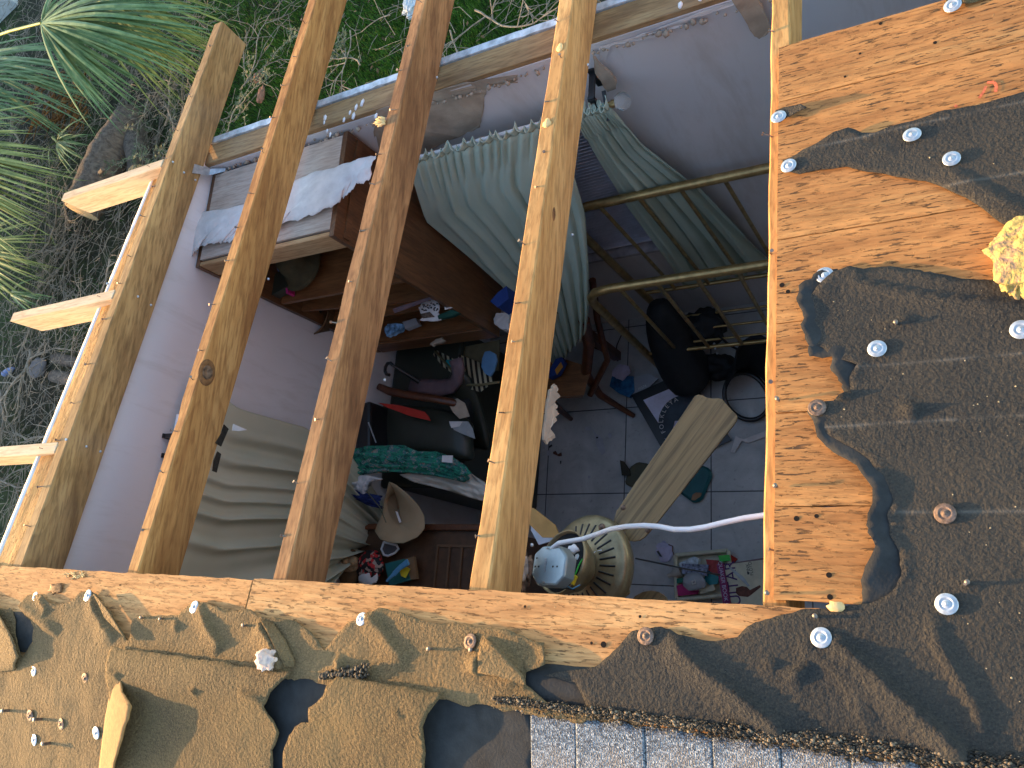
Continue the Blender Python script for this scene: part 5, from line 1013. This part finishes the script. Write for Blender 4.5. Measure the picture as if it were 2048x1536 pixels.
for x, y in ((-.044, .018), (-.046, -.004), (-.034, -.004), (.014, -.004), (.028, -.004)): b.lathe([(0, .0006), (.0028, .0006)], 10, Matrix.Translation(jc) @ Mj.to_4x4() @ Matrix.Translation((x, y, 0)))
b.build('screw_hole', M_blackg, jb)
b = MB()
for k in range(8): b.box(jc + Mj @ Vector((-.012 + .001 * (k % 2), .016 - .0045 * k, .001)), (.006, .003, .0015), Mj)
b.build('stamped_mark', M_galv, jb)
for x, y in ((-.008, .042), (-.008, -.044), (.03, .046)): MB().tube([jc + Mj @ Vector((x - .006, y + .002, .001)), jc + Mj @ Vector((x + .004, y - .001, .006))], .0022, 6).build('box_screw', M_galv, jb)
MB().lathe([(.010, 0), (.0095, .0015), (0, .0015)], 16, Matrix.Translation(jc + Mj @ Vector((.044, -.004, -.022))) @ Matrix.Rotation(rad(80), 4, 'Y')).build('knockout', M_jbox, jb)
t = thing('foil_wad', 'crumpled silver and tan foil wad squeezed between the pale rafter and junction box', 'foil wad', Z(1042, 1130, 2.45)); b = MB()
b.lump(Z(1040, 1128, 2.46), .036, 4, .7, 12, (.45, 1.25, .6)); b.build('foil', plain('crumpled foil', (.50, .43, .38), .35, .4, .5, .5, .4, 30), t); MB().lump(Z(1048, 1140, 2.43), .04, 4, .6, 9, (.45, 1.2, .5)).build('dark_foil', M_rust, t)
t = thing('white_cable', 'flat white electric cable running from the junction box to the deck edge', 'cable', Z(1112, 1088, 2.44)); q = [(1105, 1096, 2.40), (1118, 1086, 2.42), (1135, 1083, 2.43), (1165, 1078, 2.44), (1195, 1068, 2.46), (1222, 1058, 2.48), (1252, 1053, 2.50), (1288, 1051, 2.52), (1318, 1053, 2.53), (1348, 1059, 2.54), (1380, 1059, 2.55), (1412, 1054, 2.56), (1448, 1045, 2.57), (1490, 1036, 2.58), (1540, 1029, 2.59), (1600, 1022, 2.60)]
MB().tube([Z(*a) for a in q], .0062, 12, flat=1.0).build('cable_jacket', M_cable, t)

# ------------------------------------------------------------------ floor litter, craft tray, magazines
litter('teal_pouch', 'teal zipped pouch on the tiles half under the oak blade', 'pouch', [(1358, 984), (1398, 932), (1415, 934), (1425, 943), (1426, 955), (1408, 998), (1398, 1007), (1388, 1006)], .0, M_tealv, .035).children[0].modifiers.new('b', 'BEVEL').width = .012
litter('tan_sticker', 'tan torn sticker on the teal pouch', 'sticker', [(1385, 990), (1392, 985), (1403, 986), (1402, 992), (1390, 1001), (1383, 1000)], .036, plain('tan sticker', (.28, .16, .09), .7), .002, jag=.003)
litter('olive_pouch', 'olive pouch on the tiles at the left edge of the oak blade', 'pouch', [(1252, 968), (1262, 936), (1278, 925), (1296, 928), (1330, 940), (1300, 975), (1265, 976)], .0, M_olive, .03).children[0].modifiers.new('b', 'BEVEL').width = .010
litter('bark_shard', 'dark pointed shard standing beside the olive pouch', 'shard', [(1241, 921), (1248, 923), (1260, 940), (1262, 952), (1245, 951), (1243, 938)], .03, plain('dark shard', (.04, .035, .025), .8), .01)
for pts, lb in (([(1182, 854), (1192, 868), (1205, 876), (1211, 905), (1204, 910), (1193, 892), (1190, 870)], 'long white paper scrap in the middle of the tiles'), ([(1171, 853), (1181, 853), (1181, 861), (1171, 861)], 'small square white scrap near the curved chair leg'), ([(1094, 901), (1100, 901), (1100, 911), (1093, 911)], 'square pale scrap beside the pale rafter'),
                ([(1216, 868), (1222, 866), (1224, 874), (1218, 876)], 'faint round scrap on the tiles left of the framed print'), ([(1176, 951), (1181, 951), (1180, 957), (1176, 957)], 'tiny pale scrap on the tiles left of the oak blade')):
    litter('paper_scrap', lb, 'paper scrap', pts, .002, plain('dusty paper', (.36, .37, .42), .8), .001, jag=.003)
for pts, lb in (([(1098, 893), (1104, 889), (1105, 892), (1099, 896)], 'black chip upper left on the tiles'), ([(1107, 904), (1112, 902), (1116, 909), (1123, 905), (1124, 912), (1118, 913), (1107, 908)], 'brown curled chip on the tiles by the pale rafter'), ([(1121, 922), (1123, 922), (1122, 928), (1121, 928)], 'thin black sliver below the brown chip'), ([(1193, 874), (1197, 874), (1196, 877), (1193, 877)], 'black speck above the long white scrap')):
    litter('floor_chip', lb, 'chip', pts, .002, M_blackg if 'black' in lb else M_chair, .006)
t = litter('white_strip', 'bent white paper strip on the tiles near the black lamp shade ring', 'paper strip', [(1462, 903), (1472, 872), (1478, 876), (1490, 878), (1532, 862), (1540, 866), (1538, 873), (1497, 886), (1484, 882), (1470, 906)], .01, M_paper, .006, jag=.003)
t = litter('clear_wrapper', 'crinkled clear wrapper with dark flecks on the tiles', 'wrapper', [(1312, 1092), (1325, 1082), (1345, 1090), (1347, 1108), (1340, 1122), (1322, 1124), (1316, 1110)], .005, M_lav, .004, jag=.01)
MB().prism([Z(u, v, .012) for u, v in ((1313, 1103), (1317, 1101), (1325, 1114), (1320, 1113))], (0, 0, .003)).build('dark_leaf', M_blackg, t); MB().tube([Z(1337, 1089, .012), Z(1345, 1092, .012), Z(1345, 1102, .012), Z(1348, 1110, .012)], .003, 5).build('brown_stem', M_chair, t)
ct = thing('craft_tray', 'pale plastic tray full of craft supplies at the ridge board', 'tray', Z(1400, 1160, .0)); 
co = [Z(1356, 1112, .02), Z(1460, 1103, .02), Z(1470, 1190, .02), Z(1358, 1200, .02)]
MB().prism(co, (0, 0, .01)).build('tray_base', M_cream, ct); b = MB()
for i in range(4): b.tube([co[i] + Vector((0, 0, .04)), co[(i + 1) % 4] + Vector((0, 0, .04))], .012, 6)
b.build('tray_rim', M_cream, ct)
items = [('red_plate', 'dark red plate sticking out behind the craft tray', 'plate', [(1350, 1118), (1362, 1108), (1405, 1108), (1460, 1108), (1476, 1118), (1470, 1125), (1352, 1122)], .0, M_red, .015), ('white_box', 'white and blue box in the craft tray', 'box', [(1362, 1128), (1392, 1114), (1402, 1118), (1400, 1134), (1366, 1138)], .06, plain('white blue box', (.45, .52, .58), .4, vary=.5, scale=30), .04),
         ('red_card_box', 'red card box next to the white box in the tray', 'box', [(1416, 1120), (1440, 1122), (1448, 1150), (1436, 1152), (1422, 1142)], .05, plain('crimson card', (.30, .03, .03), .5, vary=.5, scale=25), .04), ('green_frame', 'bright green frame piece at the far corner of the tray', 'hoop', [(1438, 1112), (1460, 1110), (1462, 1122), (1442, 1124)], .06, M_green, .02),  # the bright green piece is a small frame
         ('teal_card', 'teal round card in the middle of the tray', 'card', [(1420, 1140), (1432, 1142), (1438, 1155), (1436, 1168), (1420, 1170), (1408, 1160), (1412, 1148)], .075, M_teal, .006), ('green_card', 'dark green strip at the near left of the tray', 'card', [(1350, 1158), (1368, 1156), (1370, 1164), (1352, 1167)], .06, plain('dark green', (.01, .16, .10), .5), .01),
         ('magenta_pack', 'magenta card pack at the near side of the tray', 'card pack', [(1355, 1172), (1372, 1166), (1400, 1180), (1396, 1188), (1358, 1192)], .06, M_pink, .015), ('yellow_pad', 'pale yellow green pad at the near side of the tray', 'pad', [(1399, 1180), (1428, 1169), (1432, 1180), (1402, 1188)], .08, M_cream, .01), ('beads_pack', 'dark bead packet with blue bits on top of the tray', 'packet', [(1365, 1127), (1418, 1130), (1415, 1152), (1366, 1148)], .10, plain('bead print', (.15, .17, .25), .4, vary=1.0, scale=60), .015)]
for nm, lb, cat, pts, z, mt, th in items: litter(nm, lb, cat, pts, z, mt, th)
t = thing('blister_pack', 'clear domed blister pack lying on the craft items', 'blister pack', Z(1388, 1165, .12)); b = MB(); b.lump(Z(1388, 1163, .12), .055, 4, .12, 6, (1.15, .85, .5)); b.build('dome', M_clear, t); b = MB(); b.tube([Z(1384, 1163, .155), Z(1390, 1160, .155), Z(1391, 1167, .155), Z(1385, 1168, .155), Z(1384, 1163, .155)], .004, 6); b.build('ring', M_net, t)
t = thing('cream_bottle', 'small cream squeeze bottle lying at the left of the craft tray', 'bottle', Z(1350, 1148, .04)); MB().tube([Z(1336, 1152, .06), Z(1342, 1150, .06), Z(1346, 1148, .06), Z(1352, 1146, .06), Z(1362, 1142, .06)], [.012, .012, .018, .028, .028], 12).build('bottle_body', plain('cream plastic', (.42, .38, .33), .4), t)
# magazines
mg = thing('guitar_magazine', 'cream magazine with purple GUITAR lettering beside the last rafter', 'magazine', Z(1480, 1170, .1)); zc = .13
a, b_, c_, d_ = Z(1446, 1130, zc), Z(1545, 1117, zc), Z(1560, 1215, zc), Z(1462, 1222, zc); ex = (b_ - a).normalized(); ez = Vector((0, 0, 1)); ey = ez.cross(ex)
MB().prism([a, b_, c_, d_], (0, 0, -.012)).build('cover', M_cream, mg); 
MB().prism([a + Vector((0, .006, -.013)), b_ + Vector((0, .012, -.013)), b_ + Vector((0, 0, -.013)), a + Vector((0, 0, -.013))], (0, 0, -.012)).build('page_edge', M_mauve, mg)
Mg = Matrix((ex, ey, ez)).transposed().to_4x4()
def mtext(s_, u, v, sz, mat, rot): text(s_, 'lettering', sz, mat, mg, Matrix.Translation(Z(u, v, zc + .001)) @ Mg @ Matrix.Rotation(rad(rot), 4, 'Z'))
mtext('GUITAR', 1468, 1178, .078, M_purple, 90 + 0); mtext('PINK', 1496, 1137, .022, M_blackg, 90); mtext('FLOYD', 1502, 1137, .022, M_blackg, 90)
MB().prism([Z(u, v, zc + .0006) for u, v in ((1494, 1144), (1498, 1144), (1499, 1149), (1495, 1149))], (0, 0, .001)).build('logo_square', M_blackg, mg)
MB().prism([Z(u, v, zc + .0006) for u, v in ((1456, 1134), (1462, 1135), (1485, 1152), (1500, 1172), (1496, 1173), (1478, 1156))], (0, 0, .001)).build('guitar_drawing', M_grey, mg)
MB().prism([Z(u, v, zc + .0008) for u, v in ((1472, 1176), (1484, 1172), (1494, 1174), (1500, 1180), (1520, 1170), (1522, 1174), (1502, 1190), (1496, 1194), (1478, 1192), (1472, 1186))], (0, 0, .001)).build('dark_figure', plain('brown print', (.11, .04, .025), .6, vary=.6, scale=30), mg)
sp = thing('pink_book', 'magenta book spine with pale letters left of the guitar magazine', 'book', Z(1440, 1165, .1)); a, b_, c_, d_ = Z(1433, 1128, .15), Z(1445, 1126, .15), Z(1462, 1215, .15), Z(1447, 1215, .15)
MB().prism([a, b_, c_, d_], (0, 0, -.05)).build('spine', plain('magenta spine', (.20, .02, .10), .5), sp); dv = (d_ - a).normalized(); 
text('QUAKER BOOK OF', 'lettering', .028, M_lav, sp, Matrix.Translation((a + c_) / 2 + Vector((0, 0, .001))) @ Matrix((dv, ez.cross(dv), ez)).transposed().to_4x4())

# ================================================================== OUTSIDE
GZ = -.3
def G(u, v, dz=0): return Z(u, v, GZ + dz)
# grass
b = MB(); vs, fs = [], []
for k in range(80000):
    if k % 2 == 0: u, v = rng.uniform(380, 1130), rng.uniform(-30, 330)
    else: u, v = rng.uniform(0, 1150), rng.uniform(-20, 700 if k % 3 == 1 else 1100)
    p = G(u, v)
    if p.x > -3.02 and p.y < 1.9: continue
    g_ = noise.noise(Vector((p.x * .8, p.y * .8, 0))) + (.35 if (u > 380 and v < 330) else -.25)
    if g_ < rng.uniform(-.35, .25): continue
    h_ = rng.uniform(.03, .075); a = rng.uniform(0, 6.28); d = Vector((math.cos(a), math.sin(a), 0)); l_ = Vector((rng.uniform(-.03, .03), rng.uniform(-.03, .03), h_)); i = len(vs)
    vs += [p - d * .004, p + d * .004, p + l_]; fs.append((i, i + 1, i + 2))
b.v = vs; b.f = fs; b.sm = [False] * len(fs); stuff(tag(b.build('grass', M_grass, org=G(500, 100)), 'short green lawn grass beyond the rafter tails', 'grass'))
b = MB(); vs, fs = [], []
for k in range(9000):
    u, v = rng.uniform(-20, 1130), rng.uniform(-20, 1100); p = G(u, v, rng.uniform(.0, .06))
    if p.x > -3.02 and p.y < 1.9: continue
    if u > 400 and v < 280 and rng.rand() < .9: continue
    a = rng.uniform(0, 6.28); s_ = rng.uniform(.012, .035); d = Vector((math.cos(a), math.sin(a), rng.uniform(-.4, .4))) * s_; e = Vector((-math.sin(a), math.cos(a), rng.uniform(-.4, .4))) * s_ * .45; i = len(vs)
    vs += [p - d, p + e, p + d, p - e]; fs.append((i, i + 1, i + 2, i + 3))
b.v = vs; b.f = fs; b.sm = [False] * len(fs); stuff(tag(b.build('leaf_litter', M_brown, org=G(300, 400)), 'brown dead leaves scattered over the ground', 'dead leaves'))
# fallen branches
def branch(b, p, d, ln, r, depth, lv=None):
    n_ = max(4, int(ln / .07)); path = [p]; q = p.copy(); dd = d.normalized()
    for k in range(n_):
        dd = (dd + Vector((rng.normal(), rng.normal(), rng.normal() * .6)) * .20).normalized(); dd.z *= .8
        q = q + dd * ln / n_
        if q.z < GZ + .02: q.z = GZ + .02
        if q.x > -3.1 and q.y < 1.95: q.x = -3.1
        path.append(q.copy())
        if depth and rng.rand() < .55:
            sd_ = (dd + Vector((rng.normal(), rng.normal(), rng.normal() * .4)) * .9).normalized(); branch(b, q.copy(), sd_, ln * rng.uniform(.3, .6), r * (1 - k / n_) * .6 + .0015, depth - 1, lv)
        if lv is not None and rng.rand() < .9: lv.append(q.copy())
    b.tube(path, list(np.linspace(r, max(.0018, r * .3), len(path))), 5, wob=.15)
brs = [(340, 330, 60, 80, .9, .022, 'thick dead branch across the left foreground beside the middle lookout'), (20, 260, 190, 350, 1.4, .014, 'long thin bare branch pointing at the cut log'), (30, 520, 140, 560, 1.2, .014, 'twiggy dead branch below the yellow palm frond'), (150, 480, 120, 640, 1.1, .012, 'forked dead branch between the two upper lookouts'),
       (60, 700, 100, 820, 1.0, .018, 'dead branch heap near the middle lookout'), (0, 780, 90, 900, 1.0, .014, 'curved dead branch above the lowest lookout'), (0, 960, 60, 1040, .8, .012, 'dead twigs at the left edge below the lowest lookout'), (480, 180, 560, 90, 1.2, .008, 'thin pale twig lying on the green grass between the first rafters'),
       (700, 60, 740, 160, .9, .007, 'pale twig between the second and dark rafters'), (950, 20, 1010, 90, 1.1, .010, 'tangle of pale twigs right of the dark rafter'), (900, 60, 930, 160, .9, .007, 'loose pale twig close to the metal wall edge'), (1050, 10, 1080, 60, .7, .006, 'short twig beside the pale rafter'),
       (10, 60, 90, 150, 1.0, .010, 'brown bare stems under the first palm frond'), (100, 180, 60, 300, 1.1, .008, 'brown hanging stems left of the cut log'), (330, 250, 380, 180, .9, .012, 'grey tangled branch behind the outermost rafter'), (350, 170, 430, 260, .9, .010, 'grey branch close to the top of the outermost rafter'),
       (780, 30, 720, 10, .6, .006, 'short twig on the grass at the top of the frame'), (300, 300, 180, 190, 1.2, .010, 'bare branch reaching from the cut log to the palm frond'), (220, 520, 200, 620, .9, .010, 'thin dead branch beside the white plaster edge'), (100, 880, 40, 800, .8, .010, 'bare twigs above the lowest lookout')]
for k, (u0, v0, u1, v1, ln, r_, lb) in enumerate(brs):
    p = G(u0, v0, rng.uniform(.05, .35)); d = G(u1, v1, .1) - p; t = thing('fallen_branch', lb, 'branch', p, 'dead branches fallen beside the house'); b = MB(); branch(b, p, d, ln * 1.15, r_, 3 if r_ > .007 else 2); b.build('branch_wood', M_twig, t)
b = MB()
for k in range(3400):
    u, v = rng.uniform(-20, 420), rng.uniform(-20, 1080) 
    if k % 14 == 0: u, v = rng.uniform(380, 1110), rng.uniform(-20, 260)
    p = G(u, v, rng.uniform(.02, .22)); 
    if p.x > -3.15 and p.y < 2.0: continue
    a = rng.uniform(0, 6.28); d = Vector((math.cos(a), math.sin(a), rng.uniform(-.25, .35))); l_ = rng.uniform(.08, .5); s_ = Vector((rng.normal(), rng.normal(), rng.normal())) * .03; b.tube([p, p + d * l_ * .5 + s_, p + d * l_], [.0035, .003, .0015], 4, False)
stuff(tag(b.build('twig_litter', M_twig, org=G(200, 500)), 'dense litter of thin dead twigs on the ground', 'twigs'))
# leafy sprigs
for (u0, v0, u1, v1, lb) in ((300, 190, 280, 260, 'leafy olive sprig lying above the cut log'), (340, 230, 390, 300, 'leafy olive sprig close to the outermost rafter'), (380, 310, 330, 270, 'leafy olive sprig beside the top lookout'), (440, 300, 470, 250, 'leafy sprig between the first two rafters'), (720, 130, 700, 60, 'small leafy sprig on the grass right of the second rafter')):
    t = thing('leafy_sprig', lb, 'sprig', G(u0, v0, .2), 'leafy sprigs on the ground'); b = MB(); lv = []; branch(b, G(u0, v0, .25), G(u1, v1, .2) - G(u0, v0, .25), .8, .008, 2, lv); b.build('stem', M_twig, t); b = MB()
    for p in lv:
        for q_ in range(4):
            a = rng.uniform(0, 6.28); d = Vector((math.cos(a), math.sin(a), rng.uniform(-.3, .6))) * .022; e = Vector((-math.sin(a), math.cos(a), rng.uniform(-.3, .3))) * .008; c = p + d * 1.2; b.add([c - d, c + e, c + d, c - e], [(0, 1, 2, 3)])
    stuff(b.build('leaves', M_leaf, t))
# palm fronds
def frond(label, hub, tips, stem, mat, nl=46, wd=.026, droop=.15):
    t = thing('palm_frond', label, 'palm frond', hub, 'fan palm fronds beside the house'); b = MB()
    for k in range(nl):
        f = k / (nl - 1); s_ = f * (len(tips) - 1); i = min(int(s_), len(tips) - 2); tip = tips[i].lerp(tips[i + 1], s_ - i) + Vector((rng.normal(), rng.normal(), rng.normal() * .8 - .1)) * .11; tip = hub + (tip - hub) * rng.uniform(.86, 1.05)
        d = (tip - hub); ln = d.length; sd_ = d.cross(Vector((0, 0, 1))).normalized(); P = []; n_ = 9
        for j in range(n_ + 1):
            g_ = j / n_; c = hub.lerp(tip, g_) + Vector((0, 0, ln * droop * (4 * g_ * (1 - g_)) * .5 + .02 * noise.noise(Vector((k, g_ * 3, 0))))); w = wd * (.35 + 2.2 * g_ if g_ < .35 else 1.12 * (1 - (g_ - .35) / .65) ** .8) + .0008; fold = w * .5 * (-1 if k % 2 else 1) * .5
            P.append([c - sd_ * w, c + Vector((0, 0, fold)), c + sd_ * w])
        b.grid(P, False)
        if rng.rand() < .7:     # split tips
            e = tip + (tip - hub).normalized() * .10 + Vector((rng.normal() * .03, rng.normal() * .03, -.03)); b.add([tip - sd_ * .003, tip + sd_ * .003, e], [(0, 1, 2)])
    stuff(b.build('leaf_blades', mat, t)); MB().tube(stem + [hub], [.014] * len(stem) + [.012], 8).build('leaf_stalk', M_frondy, t); return t
fz = 1.2
frond('big green fan frond in the top left corner, its stalk coming from the left edge', Z(82, 46, fz), [Z(150, -90, 1.0), Z(330, -60, .85), Z(430, 0, .75), Z(428, 70, .7), Z(385, 120, .65), Z(330, 150, .65), Z(285, 195, .6), Z(235, 225, .6), Z(175, 200, .7)], [Z(-60, 90, 1.0), Z(20, 62, 1.15)], M_frond, 78, .021)
frond('green fan frond behind the big one, its tips near the outermost rafter', Z(140, -50, .85), [Z(500, -60, .4), Z(480, 20, .35), Z(450, 80, .3), Z(425, 140, .25), Z(395, 185, .2), Z(340, 210, .2)], [Z(20, -90, .8)], M_frondy, 64, .020)
frond('dull green fan frond at the left edge above the cut log', Z(-150, 190, .8), [Z(60, 110, .5), Z(110, 160, .5), Z(100, 215, .45), Z(60, 260, .5), Z(0, 280, .5)], [Z(-200, 300, .7)], M_frond, 40, .02)
frond('bright yellow green fan frond reaching in from the left edge', Z(-210, 290, 1.1), [Z(40, 235, .8), Z(100, 290, .75), Z(112, 340, .7), Z(100, 395, .7), Z(85, 440, .7), Z(70, 480, .7), Z(30, 520, .7), Z(-30, 540, .7)], [Z(-260, 240, .9)], M_frondy, 84, .022, .08)
frond('drooping green fan frond along the left edge under the top left frond', Z(-60, 130, .6), [Z(120, 90, .3), Z(190, 130, .25), Z(215, 180, .2), Z(190, 230, .2), Z(120, 255, .25)], [Z(-150, 120, .5)], M_frond, 40, .017)
frond('olive fan frond low among the twigs at the left edge', Z(-60, 500, .2), [Z(60, 430, .1), Z(95, 480, .1), Z(100, 530, .1), Z(80, 580, .1), Z(20, 600, .1)], [Z(-120, 490, .2)], M_frondy, 30, .016)
frond('small dark fan frond on the ground between branches and log', Z(115, 285, .05), [Z(150, 250, .1), Z(175, 280, .1), Z(170, 315, .1), Z(150, 335, .1), Z(125, 330, .1)], [Z(105, 275, .02)], M_frond, 20, .014)
frond('small frond flattened under dead twigs near the middle lookout', Z(20, 585, .0), [Z(65, 590, .0), Z(85, 605, .0), Z(75, 620, .0)], [Z(0, 575, .0)], M_frond, 12, .014)
# added leafy blocker, unseen past the left edge, keeps low sun off the ground
t = thing('sun_blocker', 'added leafy sun blocker outside the frame, shading the ground', 'sun_blocker', (-14.6, 3, GZ)); MB().box((-14.6, 3.0, .45), (.5, 26, 1.5)).build('blocker_core', M_brown, t); b = MB(); vs, fs = [], []
for k in range(16000):
    p = Vector((-14.6 + rng.normal() * .3, rng.uniform(-10, 16), rng.uniform(-.3, 1.35) + .10 * rng.normal())); d = Vector((rng.normal(), rng.normal(), rng.normal())).normalized() * .07; e = d.cross(Vector((rng.normal(), rng.normal(), rng.normal()))).normalized() * .03; i = len(vs)
    vs += [p - d, p + e, p + d, p - e]; fs.append((i, i + 1, i + 2, i + 3))
b.v = vs; b.f = fs; b.sm = [False] * len(fs); stuff(b.build('blocker_leaves', M_leaf, t))
# logs
def log(label, path, rs, cutmat=M_cut, stubs=()):
    t = thing('cut_log', label, 'log', path[0], 'sawn logs beside the house'); n0 = len(path); pp, rr = [], []
    for i in range(n0 - 1):
        p0, p1, p2, p3 = path[max(0, i - 1)], path[i], path[i + 1], path[min(n0 - 1, i + 2)]
        for q in range(8):
            h_ = q / 8; pp.append(.5 * ((2 * p1) + (p2 - p0) * h_ + (2 * p0 - 5 * p1 + 4 * p2 - p3) * h_ * h_ + (3 * p1 - p0 - 3 * p2 + p3) * h_ ** 3)); rr.append(L(rs[i], rs[i + 1], h_))
    pp.append(path[-1]); rr.append(rs[-1]); rs = rr; path = pp; MB().tube(path, rs, 22, True, wob=.10).build('bark', M_bark, t)
    d = (path[-1] - path[-2]).normalized(); M = Matrix.Translation(path[-1] + d * .003) @ Vector((0, 0, 1)).rotation_difference(d).to_matrix().to_4x4(); MB().lathe([(0, .004), (rs[-1] * .93, .002), (rs[-1] * 1.0, -.006)], 26, M).build('sawn_end', cutmat, t)
    for a, c, r_ in stubs: MB().tube([a, c], [r_ * 1.2, r_], 10).build('branch_stub', M_bark, t)
log('thick sawn log with a pale cut end just behind the top lookout', [G(258, 240, .22), G(238, 275, .23), G(218, 312, .24), G(200, 350, .26), G(182, 388, .28), G(163, 424, .30)], [.15, .19, .215, .21, .20, .18], stubs=[(G(196, 350, .34), G(206, 338, .48), .02)])
log('thinner sawn log right of the thick one, end hidden by the lookout', [G(252, 230, .2), G(266, 265, .15), G(276, 305, .15), G(280, 345, .15)], [.15, .14, .13, .12])
log('short sawn log with bright end beside the white plaster edge', [G(190, 735, .10), G(165, 728, .10), G(112, 716, .10)], [.065, .062, .058])
log('short sawn log stacked just below the other at the plaster edge', [G(185, 775, .12), G(150, 762, .12), G(108, 752, .12)], [.075, .07, .065])
t = thing('grey_stone', 'flat grey stone slab among the twigs below the lookouts', 'stone', G(75, 735)); MB().lump(G(75, 735, .02), .13, 3, .25, 3, (1.2, .9, .3)).build('stone', plain('grey stone', (.16, .15, .15), .9), t)
t = thing('white_bag', 'pale crumpled plastic bag in the grass right of the dark rafter top', 'plastic bag', G(822, 15)); MB().lump(G(822, 12, .05), .10, 4, .5, 6, (.7, 1.3, .4)).build('bag', plain('pale plastic', (.5, .54, .55), .4), t)
t = thing('concrete_corner', 'pale concrete block corner at the very top left', 'concrete', G(5, 5)); MB().box(G(-8, -4, .15), (.6, .6, .4), rotz(.4)).build('block', plain('pale concrete', (.45, .47, .48), .9, bump=.3), t)
t = thing('white_stick', 'white painted wood sliver on the grass left of the dark rafter', 'stick', G(694, 187)); MB().box(G(694, 187, .04), (.10, .02, .012), rotz(.3)).build('sliver', M_white, t)
t = thing('rusty_pot', 'reddish brown broken pot pieces in the grass between the first two rafters', 'pot', G(520, 165)); b = MB(); b.lump(G(516, 155, .06), .06, 3, .3, 7, (.8, 1, .7)); b.lump(G(522, 190, .05), .07, 3, .5, 7, (.7, 1.4, .3)); b.build('shard', plain('terracotta', (.26, .13, .08), .8, vary=.3), t)
t = thing('blue_bottle', 'small blue plastic bottle among dead branches at the left edge', 'bottle', G(18, 745)); MB().tube([G(8, 748, .06), G(18, 742, .06), G(27, 736, .06)], [.035, .04, .015], 10).build('bottle', plain('dull blue plastic', (.10, .16, .34), .4), t)
t = thing('brown_dead_palm', 'clump of dead orange brown palm fibre under the first frond', 'dead palm', G(110, 180)); b = MB()
for k in range(140):
    p = G(rng.uniform(60, 180), rng.uniform(140, 240), rng.uniform(0, .25)); d = Vector((rng.uniform(-.3, .3), rng.uniform(-1, -.2), rng.uniform(-.2, .3))).normalized(); b.tube([p, p + d * rng.uniform(.12, .4)], [.012, .003], 4, False)
stuff(b.build('fibre', plain('orange brown fibre', (.22, .10, .03), .9, vary=.6, scale=8), t))
